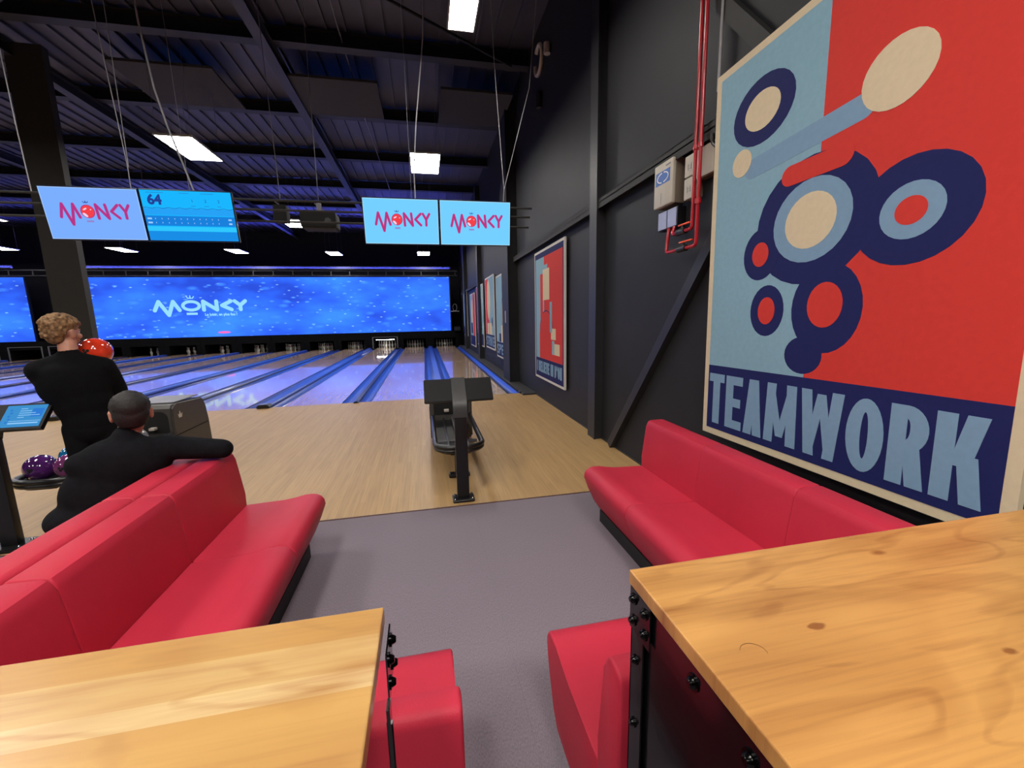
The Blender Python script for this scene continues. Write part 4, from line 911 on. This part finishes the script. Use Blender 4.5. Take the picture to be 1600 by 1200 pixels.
# ================================================================== BALL RETURNS, CONSOLE POSTS
def ball_return(label, cx):
    t = thing('ball_return', label, 'ball return', (cx, 5.0, 0), 'ball returns')
    # hood
    b = B(); pf = [(0.30, 0.10), (0.30, 0.70), (0.33, 0.735), (0.40, 0.74), (0.93, 0.72), (0.99, 0.70), (1.04, 0.62), (1.06, 0.40), (1.10, 0.10)]
    extrude_profile(b, [(y, z) for y, z in pf], 'x', -0.27, 0.27)
    bmesh.ops.bevel(b, geom=[e for e in b.edges if abs(e.verts[0].co.x-e.verts[1].co.x) < 1e-6], offset=0.02, segments=3, affect='EDGES')
    hd = obj('hood', b, M['console'], t, smooth=35)
    b = B(); box(b, -0.235, 0.235, 0.42, 0.95, 0.742, 0.752, 0.008); obj('hood_top', b, M['console_top'], hd)
    b = B(); pts = [(-0.22, 0.42), (-0.22, 0.58)]+[(-0.14+0.0*a+0.08*math.cos(math.radians(180-a*15)), 0.58+0.09*math.sin(math.radians(a*15))) for a in range(7)]+[(0.14+0.08*math.cos(math.radians(90-a*15)), 0.58+0.09*math.sin(math.radians(90-a*15))) for a in range(7)]+[(0.22, 0.42)]
    vs = [b.verts.new((x, 0.297, z)) for x, z in pts]; v2 = [b.verts.new((x, 0.305, z)) for x, z in pts]; b.faces.new(vs); b.faces.new(v2[::-1])
    for k in range(len(pts)): b.faces.new((vs[k], v2[k], v2[(k+1) % len(pts)], vs[(k+1) % len(pts)]))
    obj('hood_opening', b, M['hole'], hd)
    b = B()
    for sx in (-1, 1): box(b, min(sx*0.271, sx*0.275), max(sx*0.271, sx*0.275), 0.31, 1.03, 0.375, 0.385)
    obj('side_groove', b, M['hole'], hd)
    for sx in (1,):
        b = B(); fr2 = Frame((0.2712, 0.44, 0.60), (0, 1, 0), (0, 0, 1), (1, 0, 0))
        s_ = 0.046
        flat(b, fr2, [(-s_*.6, -s_*.7), (s_*.6, -s_*.7), (s_, s_*.4), (s_*.45, 0), (0, s_), (-s_*.45, 0), (-s_, s_*.4)][::1], 0, 0.003)
        obj('crown_emblem', b, M['emblem'], hd)
    # tray
    zt = 0.41
    def loop(r_out, y0, y1):
        p = [(-r_out, y1)]
        cr_ = r_out*0.75
        p += [(-r_out+cr_+cr_*math.cos(math.radians(180+a*9)), y0+cr_+cr_*math.sin(math.radians(180+a*9))) for a in range(11)]
        p += [(r_out-cr_+cr_*math.cos(math.radians(270+a*9)), y0+cr_+cr_*math.sin(math.radians(270+a*9))) for a in range(11)]
        p += [(r_out, y1)]; return p
    path = loop(0.235, -1.10, 0.28)
    b = B(); tube(b, [(x, y, zt) for x, y in path], 0.024, 10); tube(b, [(x*1.0, y, zt-0.035) for x, y in path], 0.020, 10); obj('rim', b, M['rubber'], t, smooth=50)
    b = B(); inner = [(min(x, 0.10), y) for x, y in loop(0.205, -1.07, 0.28)]
    top = [b.verts.new((x, y, zt-0.055)) for x, y in inner]; bot = [b.verts.new((x, y, zt-0.075)) for x, y in inner]; b.faces.new(top); b.faces.new(bot[::-1])
    for k in range(len(top)): b.faces.new((top[k], bot[k], bot[(k+1) % len(top)], top[(k+1) % len(top)]))
    obj('tray_bed', b, M['black'], t)
    b = B()
    for xx in (-0.10, 0.0, 0.10): tube(b, [(xx, -0.95, zt-0.035), (xx, 0.28, zt-0.035)], 0.012, 8)
    obj('ball_rails', b, M['rubber'], t, smooth=50)
    b = B(); box(b, -0.006, 0.006, -0.9, 0.25, zt-0.03, zt-0.01); box(b, -0.2, 0.2, -0.78, -0.77, zt-0.05, zt-0.02); obj('divider', b, M['cap'], t)
    b = B(); box(b, -0.11, 0.11, -0.84, -0.76, 0.0, 0.05, 0.015); tube(b, [(0, -0.80, 0.03), (0, -0.80, zt-0.076)], 0.045, 16); box(b, -0.10, 0.10, -0.85, -0.70, zt-0.13, zt-0.076, 0.01); box(b, -0.05, 0.05, -0.1, 0.3, 0.0, zt-0.076, 0.01); obj('pedestal', b, M['black'], t)
    b = B(); box(b, -0.20, 0.20, 0.10, 0.295, 0.10, zt-0.078, 0.015); obj('front_shroud', b, M['black'], t)
    b = B(); box(b, -0.21, 0.21, 0.26, 1.0, 0.0, 0.098); obj('base', b, M['plinth'], t)
    b = B(); box(b, -0.09, -0.03, 0.23, 0.29, 0.47, 0.50, 0.006); box(b, 0.05, 0.11, 0.23, 0.29, 0.47, 0.50, 0.006); obj('highlight_blocks', b, M['white_paint'], hd)  # pale blocks stand in for white highlights inside the dark hood
    return t
ball_return('black ball return with empty tray in front of the nearest lanes, behind the console post', 0.28)
ball_return('dark ball return holding coloured balls on the left, crown emblem on its hood', -3.12)

def ball(label, c, m, r=0.108, rz=0.0):
    b = B(); ell(b, (0, 0, 0), (r, r, r), seg=40); t = obj('bowling_ball', b, m, smooth=180); t.location = c; t.rotation_euler = (0.4, 0.2, rz)
    tag(t, label, 'bowling ball')
    b = B()
    for (ax, ay) in ((0.10, 0.16), (-0.10, 0.16), (0.0, -0.22)):
        n = Vector((ax, ay-0.9, 0.45)).normalized(); tube(b, [n*(r-0.01), n*(r+0.0006)], 0.011, 12)
    obj('finger_holes', b, M['hole'], t); return t
ZB = 0.370+0.108
ball('deep purple bowling ball at the near end of the left ball return', (-3.215, 4.08, ZB), M['ball_purple'])
ball('mauve pink bowling ball beside the purple one', (-2.985, 4.06, ZB), M['ball_pink'])
ball('glossy blue bowling ball behind the purple one', (-3.10, 4.275, ZB+0.02), M['ball_blue'])
ball('mottled grey bowling ball farthest on the left ball return', (-3.0, 4.9, ZB), mat('grey_ball', (0.25, 0.25, 0.27), 0.1, noise=0.5, nscale=9, coat=1.0))

def post(label, cx, lit):
    t = thing('console_post', label, 'console', (cx, 3.63, 0), 'scoring console posts')
    b = B(); box(b, -0.10, 0.10, -0.075, 0.075, 0, 0.028, 0.012, 3); bs = obj('base_plate', b, M['black'], t, smooth=40)
    for (xx, yy) in ((-0.078, -0.055), (0.078, -0.055), (-0.078, 0.055), (0.078, 0.055)):
        b = B(); bolt(b, (xx, yy, 0.028), (0, 0, 1), 0.009); obj('bolt', b, M['chrome'], bs, smooth=40)
    b = B(); box(b, -0.055, 0.055, -0.03, 0.03, 0.028, 0.86, 0.006); obj('post', b, M['black'], t, smooth=40)
    # strap folding over the tablet
    if not lit:
        b = B(); pf = [(-0.0305, 0.78), (-0.0305, 0.868), (-0.0060, 0.928), (0.153, 1.109), (0.149, 1.113), (-0.0100, 0.931), (-0.036, 0.870), (-0.036, 0.78)]
        extrude_profile(b, pf, 'x', -0.062, 0.062); obj('strap', b, M['strap'], t, smooth=30)
    th = math.radians(48)
    tt = thing('tablet_holder', None, None); tt.parent = t
    return t, tt
def tablet(t, tt, lit):
    bpy.data.objects.remove(tt)
    W, Hh = 0.61, 0.24
    if not lit:
        # slanted plate seen from its back
        b = B(); a = Vector((0, 0.022, 0.905)); d = Vector((0, 0.66, 0.751)).normalized(); n = d.cross(Vector((1, 0, 0)))
        vs = []
        for xx in (-0.305, 0.305):
            for (s_, q) in ((0, 0), (Hh, 0), (Hh, 0.03), (0, 0.03)): vs.append(b.verts.new(Vector((xx, 0, 0))+a+d*s_-n*q))
        b.faces.new(vs[0:4]); b.faces.new(vs[4:8][::-1])
        for k in range(4): b.faces.new((vs[k], vs[4+k], vs[4+(k+1) % 4], vs[(k+1) % 4]))
        bmesh.ops.recalc_face_normals(b, faces=b.faces)
        bmesh.ops.bevel(b, geom=list(b.edges), offset=0.006, segments=2, affect='EDGES')
        obj('tablet', b, M['black'], t)
    else:
        a = Vector((0.0, -0.08, 0.925)); d = Vector((0, 0.66, 0.75)).normalized(); n = Vector((1, 0, 0)).cross(d)
        Hh = 0.215
        fr = Frame(a+Vector((0.115, 0, 0)), (1, 0, 0), d, n)
        b = B(); flat(b, fr, rect(-0.39, 0, 0.265, Hh), -0.03, 0.0); tb = obj('tablet', b, M['black'], t)
        b = B(); flat(b, fr, rect(0.0, 0.02, 0.245, Hh-0.015), 0.0, 0.0015); sc = obj('screen', b, M['tab_blue'], tb)
        b = B(); flat(b, fr, rect(0.05, 0.045, 0.23, 0.055), 0.0015, 0.002); flat(b, fr, rect(0.05, 0.066, 0.24, 0.070), 0.0015, 0.002)
        for k in range(5): flat(b, fr, rect(0.09, 0.095+k*0.018, 0.13+0.03*((k*3) % 4), 0.100+k*0.018), 0.0015, 0.002)
        obj('menu_lines', b, M['tab_light'], sc)
        b = B()
        for k in range(5): flat(b, fr, disc(0.035+0.008*(k % 2), 0.06+k*0.025, 0.008), 0.0015, 0.002)
        flat(b, fr, rect(0.165, 0.10, 0.235, 0.17), 0.0015, 0.0018); obj('menu_icons', b, emat('tablet_mid', (0.03, 0.20, 0.65), 1.0), sc)
        b = B(); extrude_profile(b, [(-0.03, 0.84), (0.03, 0.84), (0.06, 0.93), (0.0, 0.89)], 'x', -0.055, 0.055); obj('head_bracket', b, M['black'], t)
p1, e1 = post('black console post at the carpet edge, its slanted screen seen from behind', 0.27, False); tablet(p1, e1, False)
p2, e2 = post('black scoring console post at the left edge with a lit blue touch screen', -3.13, True); tablet(p2, e2, True)
# wide foot of the left post
b = B(); vs = extrude_profile(b, [(-0.32, -0.10), (0.20, -0.10), (0.24, -0.05), (0.10, 0.10), (-0.32, 0.10)], 'z', 0.0, 0.03); bmesh.ops.bevel(b, geom=list(b.edges), offset=0.008, segments=2, affect='EDGES')
obj('foot', b, M['black'], p2, smooth=40)

# ================================================================== PEOPLE
def remesh(o, vox, smooth=4):
    m = o.modifiers.new('remesh', 'REMESH'); m.mode = 'VOXEL'; m.voxel_size = vox; m.use_smooth_shade = True
    s_ = o.modifiers.new('smooth', 'SMOOTH'); s_.iterations = smooth; s_.factor = 0.5
def hand(bm, wrist, pdir, side, palm_n, s=1.0, curl=0.5):
    """palm with four bent fingers and a thumb; pdir direction of the hand, side across towards the thumb, palm_n out of the palm"""
    w_ = Vector(wrist); d = Vector(pdir).normalized(); n = Vector(palm_n).normalized(); sd = d.cross(n).normalized()*side
    capsule(bm, w_, w_+d*0.03*s, 0.026*s, 0.030*s)
    for k in range(4):
        off = sd*(0.030-0.020*k)*s
        capsule(bm, w_+d*0.02*s+off*0.7, w_+d*0.085*s+off, 0.015*s, 0.012*s)
    for k, L_ in enumerate((0.036, 0.041, 0.038, 0.030)):
        off = sd*(0.030-0.020*k)*s; p = w_+d*0.088*s+off; dd = d.copy()
        for j, (ln, r) in enumerate(((L_, 0.0092), (L_*0.68, 0.0085), (L_*0.5, 0.0078))):
            dd = (dd+n*curl*0.65).normalized(); q = p+dd*ln*s; capsule(bm, p, q, r*s, r*0.95*s, 10); p = q
    p = w_+d*0.025*s+sd*0.028*s; q = p+(d*0.6+sd*0.7+n*0.25).normalized()*0.042*s; capsule(bm, p, q, 0.013*s, 0.0105*s, 10)
    capsule(bm, q, q+(d*0.85+sd*0.1+n*curl*0.7).normalized()*0.032*s, 0.0105*s, 0.009*s, 10)

def eyes(c, look, s, t, off):
    c = Vector(c); f = Vector(look).normalized(); r = f.cross(Vector((0, 0, 1))).normalized(); u = r.cross(f)
    for q in (-1, 1):
        b = B(); ell(b, c+r*q*0.030*s+f*0.0775*s+u*0.003*s, (0.0085*s,)*3, seg=12); o = obj('eye', b, M['pin'], t, smooth=180); o.location = off
        b = B(); ell(b, c+r*q*0.030*s+f*0.0835*s+u*0.003*s, (0.0042*s,)*3, seg=10); o2 = obj('iris', b, M['hair_dark'], o, smooth=180)
        b = B(); capsule(b, c+r*q*0.016*s+f*0.0865*s+u*0.021*s, c+r*q*0.044*s+f*0.079*s+u*0.023*s, 0.0032*s, 0.0024*s, 8); o = obj('eyebrow', b, M['hair_dark'] if s > 1.05 else M['hair_blond'], t, smooth=180); o.location = off
    b = B(); capsule(b, c-r*0.018*s+f*0.0965*s-u*0.0645*s, c+r*0.018*s+f*0.0965*s-u*0.0645*s, 0.0022*s, 0.0022*s, 8); o = obj('mouth', b, M['lip'], t, smooth=180); o.location = off

def head(bm, c, look, s=1.0):
    """skull, jaw, nose, brow, ears, eyes sockets; look = horizontal facing vector"""
    c = Vector(c); f = Vector(look).normalized(); r = f.cross(Vector((0, 0, 1))).normalized(); u = r.cross(f)
    rot = Matrix((r, f, u)).transposed()
    P = lambda a, b_, e: c+r*a*s+f*b_*s+u*e*s
    ell(bm, P(0, -0.012, 0.022), (0.076*s, 0.096*s, 0.092*s), rot)
    ell(bm, P(0, 0.030, -0.040), (0.056*s, 0.060*s, 0.068*s), rot)
    ell(bm, P(0, 0.058, -0.088), (0.026*s, 0.022*s, 0.018*s), rot, 12)
    ell(bm, P(0, 0.086, -0.058), (0.024*s, 0.010*s, 0.006*s), rot, 10)
    ell(bm, P(0, 0.086, -0.070), (0.021*s, 0.010*s, 0.007*s), rot, 10)
    capsule(bm, P(0, 0.078, 0.008), P(0, 0.098, -0.026), 0.008*s, 0.011*s, 10)
    for q in (-1, 1):
        ell(bm, P(q*0.030, 0.074, 0.016), (0.020*s, 0.012*s, 0.008*s), rot, 10)
        ell(bm, P(q*0.030, 0.070, 0.000), (0.013*s, 0.011*s, 0.009*s), rot, 10)
        ell(bm, P(q*0.046, 0.055, -0.028), (0.022*s, 0.026*s, 0.022*s), rot, 12)
        ell(bm, P(q*0.080, -0.006, -0.012), (0.011*s, 0.019*s, 0.033*s), rot, 14)
        ell(bm, P(q*0.083, -0.012, 0.004), (0.009*s, 0.017*s, 0.018*s), rot, 12)
    return P

# --- standing man ---------------------------------------------------------
t = thing('person', 'standing person in black sweater with sandy hair holding an orange red ball', 'person', (-2.66, 3.80, 0))
BL = Vector((-2.655, 3.78, 0)); fc = Vector((-0.42, 0.907, 0)); rt = Vector((0.907, 0.42, 0)); UP = Vector((0, 0, 1))
def Q(a, f_, z):
    a += 0.05*max(0.0, min(1.0, (1.15-z)/0.2))
    return BL+rt*a+fc*f_+UP*z
look = Vector((0.22, 0.97, 0)).normalized()
HC = Q(-0.015, 0.045, 1.600)
shR, shL = Q(0.175, 0.01, 1.325), Q(-0.175, 0.01, 1.325)
elR, elL = Q(0.218, 0.10, 1.12), Q(-0.165, 0.20, 1.13)
BALL = Vector((-2.615, 3.985, 1.440))
wrR = BALL+Vector((0.085, 0.005, -0.125)); wrL = BALL+Vector((-0.12, 0.03, -0.10))
b = B()
ell(b, Q(0, 0.01, 1.20), (0.155, 0.10, 0.17), Matrix((rt, fc, UP)).transposed()); ell(b, Q(0, 0.01, 1.05), (0.12, 0.085, 0.17), Matrix((rt, fc, UP)).transposed()); ell(b, Q(0, 0.0, 0.90), (0.125, 0.085, 0.12), Matrix((rt, fc, UP)).transposed())
capsule(b, Q(0, -0.005, 1.38), Q(-0.005, 0.03, 1.56), 0.060, 0.052)
for sgn, sh, el_, wr in ((1, shR, elR, wrR), (-1, shL, elL, wrL)):
    chain(b, [(sh, 0.058), (el_, 0.042), (wr, 0.028)])
    chain(b, [(Q(sgn*0.06, 0, 0.88), 0.066), (Q(sgn*0.09, 0.01, 0.50), 0.055), (Q(sgn*0.10, -0.01, 0.09), 0.038)])
    capsule(b, Q(sgn*0.10, -0.03, 0.045), Q(sgn*0.11, 0.14, 0.035), 0.042, 0.034)
head(b, HC, look, 1.04)
hand(b, wrR, BALL+Vector((0.02, -0.05, -0.135))-wrR+Vector((-0.02, 0.06, 0.0)), 1, (BALL-wrR), 1.0, 0.45)
hand(b, wrL, Vector((0.5, -0.1, 0.15)), 1, (BALL-wrL), 1.0, 0.45)
o = obj('body', b, M['skin'], t, loc=None); remesh(o, 0.0075, 2)
o.location = -Vector((-2.66, 3.80, 0))
OFF = -Vector((-2.66, 3.80, 0))
R3 = Matrix((rt, fc, UP)).transposed()
b = B()
ell(b, Q(0, 0.0, 1.21), (0.212, 0.130, 0.215), R3); ell(b, Q(0, -0.01, 1.29), (0.208, 0.108, 0.11), R3); ell(b, Q(0.01, 0.0, 1.06), (0.178, 0.122, 0.20), R3); ell(b, Q(0.0, 0.0, 0.91), (0.160, 0.130, 0.15), R3)
capsule(b, Q(-0.03, -0.005, 1.40), shL+UP*0.015, 0.058, 0.062); capsule(b, Q(0.03, -0.005, 1.40), shR+UP*0.015, 0.058, 0.062); capsule(b, Q(0, -0.006, 1.38), Q(0, 0.008, 1.435), 0.082, 0.066)
for sh, el_, wr in ((shR, elR, wrR), (shL, elL, wrL)):
    e2_ = el_+(wr-el_)*0.80
    chain(b, [(sh, 0.078), (el_, 0.064), (e2_, 0.046)])
# folds
o = obj('sweater', b, M['sweater'], t); remesh(o, 0.011, 16); o.location = OFF
b = B(); ell(b, Q(0, 0, 0.86), (0.155, 0.125, 0.13), R3)
for sgn in (1, -1): chain(b, [(Q(sgn*0.08, 0, 0.86), 0.090), (Q(sgn*0.09, 0.012, 0.50), 0.070), (Q(sgn*0.10, -0.008, 0.085), 0.058)])
o = obj('trousers', b, M['trousers'], t); remesh(o, 0.011, 4); o.location = OFF
for sgn in (1, -1):
    b = B(); capsule(b, Q(sgn*0.10, -0.045, 0.048), Q(sgn*0.115, 0.16, 0.042), 0.047, 0.041); capsule(b, Q(sgn*0.10, -0.035, 0.045), Q(sgn*0.10, -0.02, 0.10), 0.045, 0.045)
    o = obj('shoe', b, M['shoe'], t); remesh(o, 0.008, 3); o.location = OFF
eyes(HC, look, 1.04, t, OFF)
# sandy hair, fuller on top, shorter at the nape
b = B(); r_ = look.cross(UP).normalized(); RH = Matrix((r_, look, UP)).transposed()
Ph = lambda a, f_, e: HC+r_*a+look*f_+UP*e
ell(b, Ph(0, -0.020, 0.055), (0.093, 0.112, 0.082), RH)
ell(b, Ph(0, -0.070, 0.010), (0.076, 0.055, 0.085), RH)
ell(b, Ph(0, -0.066, -0.040), (0.062, 0.042, 0.045), RH)
random.seed(3)
for k in range(170):
    a_ = random.uniform(0, 2*math.pi); e_ = random.uniform(0.05, 1.0)*math.pi/2
    p = Ph(0.090*math.cos(a_)*math.cos(e_), -0.020+0.110*math.sin(a_)*math.cos(e_), 0.055+0.080*math.sin(e_))
    ell(b, p, (random.uniform(0.008, 0.018),)*3, seg=8)
for k in range(60):
    a_ = random.uniform(math.pi*1.1, math.pi*1.9); p = Ph(0.088*math.cos(a_), -0.02+0.108*math.sin(a_), random.uniform(-0.03, 0.06)); ell(b, p, (random.uniform(0.008, 0.014),)*3, seg=8)
o = obj('hair', b, M['hair_blond'], t); remesh(o, 0.0055, 1); o.location = OFF
bo = ball('orange red bowling ball held up at the standing person\'s shoulder', BALL, M['ball_red'])

# --- seated man -----------------------------------------------------------
SP = Vector((-1.86, 2.68, 0))
t = thing('person', 'seated person in charcoal shirt, short dark hair, arm over the red sofa back', 'person', SP)
OFF = -SP
fc2 = Vector((-0.42, 0.9075, 0)).normalized(); rt2 = Vector((0.9075, 0.42, 0)).normalized(); R4 = Matrix((rt2, fc2, UP)).transposed()
HP = Vector((-1.90, 2.68, 0.53)); CH = Vector((-1.755, 2.74, 0.86)); HC2 = Vector((-1.715, 2.80, 1.140))
sh2R, sh2L = CH+rt2*0.185+UP*0.050, CH-rt2*0.175+UP*0.02
el2R = Vector((-1.285, 2.845, 0.865)); wr2R = Vector((-1.46, 3.02, 0.86))
el2L = Vector((-1.93, 2.94, 0.68)); wr2L = Vector((-1.98, 3.14, 0.62))
kn = [(Vector((-2.12, 3.06, 0.50)), Vector((-2.12, 3.12, 0.09))), (Vector((-1.84, 3.12, 0.51)), Vector((-1.83, 3.18, 0.09)))]
b = B()
ell(b, (HP+CH)/2, (0.145, 0.10, 0.20), R4); ell(b, CH, (0.16, 0.105, 0.15), R4); ell(b, HP, (0.16, 0.13, 0.10), R4)
capsule(b, CH+UP*0.08, HC2-UP*0.06, 0.060, 0.056)
chain(b, [(sh2R, 0.056), (el2R, 0.042), (wr2R, 0.028)]); chain(b, [(sh2L, 0.056), (el2L, 0.042), (wr2L, 0.028)])
for (k_, f_), s_ in zip(kn, (-1, 1)):
    chain(b, [(HP+rt2*0.09*s_, 0.085), (k_, 0.055), (f_, 0.038)]); capsule(b, f_-UP*0.045, f_-UP*0.05+fc2*0.15, 0.040, 0.034)
head(b, HC2, fc2+Vector((-0.08, 0, 0)), 1.10)
hand(b, wr2R, Vector((-0.5, 0.5, -0.02)), 1, (0, 0, -1), 1.0, 0.25); hand(b, wr2L, fc2, 1, (0, 0, -1), 1.0, 0.3)
o = obj('body', b, M['skin'], t); remesh(o, 0.0075, 2); o.location = OFF
b = B()
ell(b, CH-UP*0.01, (0.228, 0.135, 0.165), R4); ell(b, CH*0.5+HP*0.5, (0.218, 0.138, 0.20), R4); ell(b, HP+UP*0.05, (0.215, 0.155, 0.115), R4)
capsule(b, sh2L+rt2*0.04, sh2R-rt2*0.04, 0.066, 0.066); capsule(b, CH+UP*0.07, CH+UP*0.15+Vector((0.02, 0.02, 0)), 0.082, 0.066)
chain(b, [(sh2R, 0.078), (el2R, 0.062), (el2R+(wr2R-el2R)*0.8, 0.046)]); chain(b, [(sh2L, 0.074), (el2L, 0.058), (el2L+(wr2L-el2L)*0.8, 0.044)])
o = obj('shirt', b, M['shirt'], t); remesh(o, 0.011, 16); o.location = OFF
b = B(); ell(b, HP-UP*0.005, (0.195, 0.155, 0.095), R4)
for (k_, f_), s_ in zip(kn, (-1, 1)): chain(b, [(HP+rt2*0.09*s_, 0.092), (k_, 0.070), (f_+UP*0.02, 0.055)])
o = obj('trousers', b, M['trousers'], t); remesh(o, 0.011, 4); o.location = OFF
for (k_, f_) in kn:
    b = B(); capsule(b, Vector((f_.x, f_.y, 0.048)), Vector((f_.x, f_.y, 0.044))+fc2*0.17, 0.046, 0.040); o = obj('shoe', b, M['shoe'], t); remesh(o, 0.008, 3); o.location = OFF
eyes(HC2, fc2+Vector((-0.08, 0, 0)), 1.10, t, OFF)
lk = (fc2+Vector((-0.08, 0, 0))).normalized(); r_ = lk.cross(UP).normalized(); RH = Matrix((r_, lk, UP)).transposed()
Ph = lambda a, f_, e: HC2+r_*a+lk*f_+UP*e
b = B(); ell(b, Ph(0, -0.022, 0.040), (0.093, 0.108, 0.090), RH); ell(b, Ph(0, -0.064, 0.0), (0.084, 0.056, 0.082), RH); ell(b, Ph(0, -0.062, -0.045), (0.068, 0.044, 0.044), RH)
for k in range(90):
    a_ = random.uniform(0, 2*math.pi); e_ = random.uniform(-0.05, 1.0)*math.pi/2
    p = Ph(0.090*math.cos(a_)*math.cos(e_), -0.022+0.105*math.sin(a_)*math.cos(e_), 0.040+0.088*math.sin(e_)); ell(b, p, (random.uniform(0.005, 0.008),)*3, seg=8)
o = obj('hair', b, M['hair_dark'], t); remesh(o, 0.0055, 1); o.location = OFF
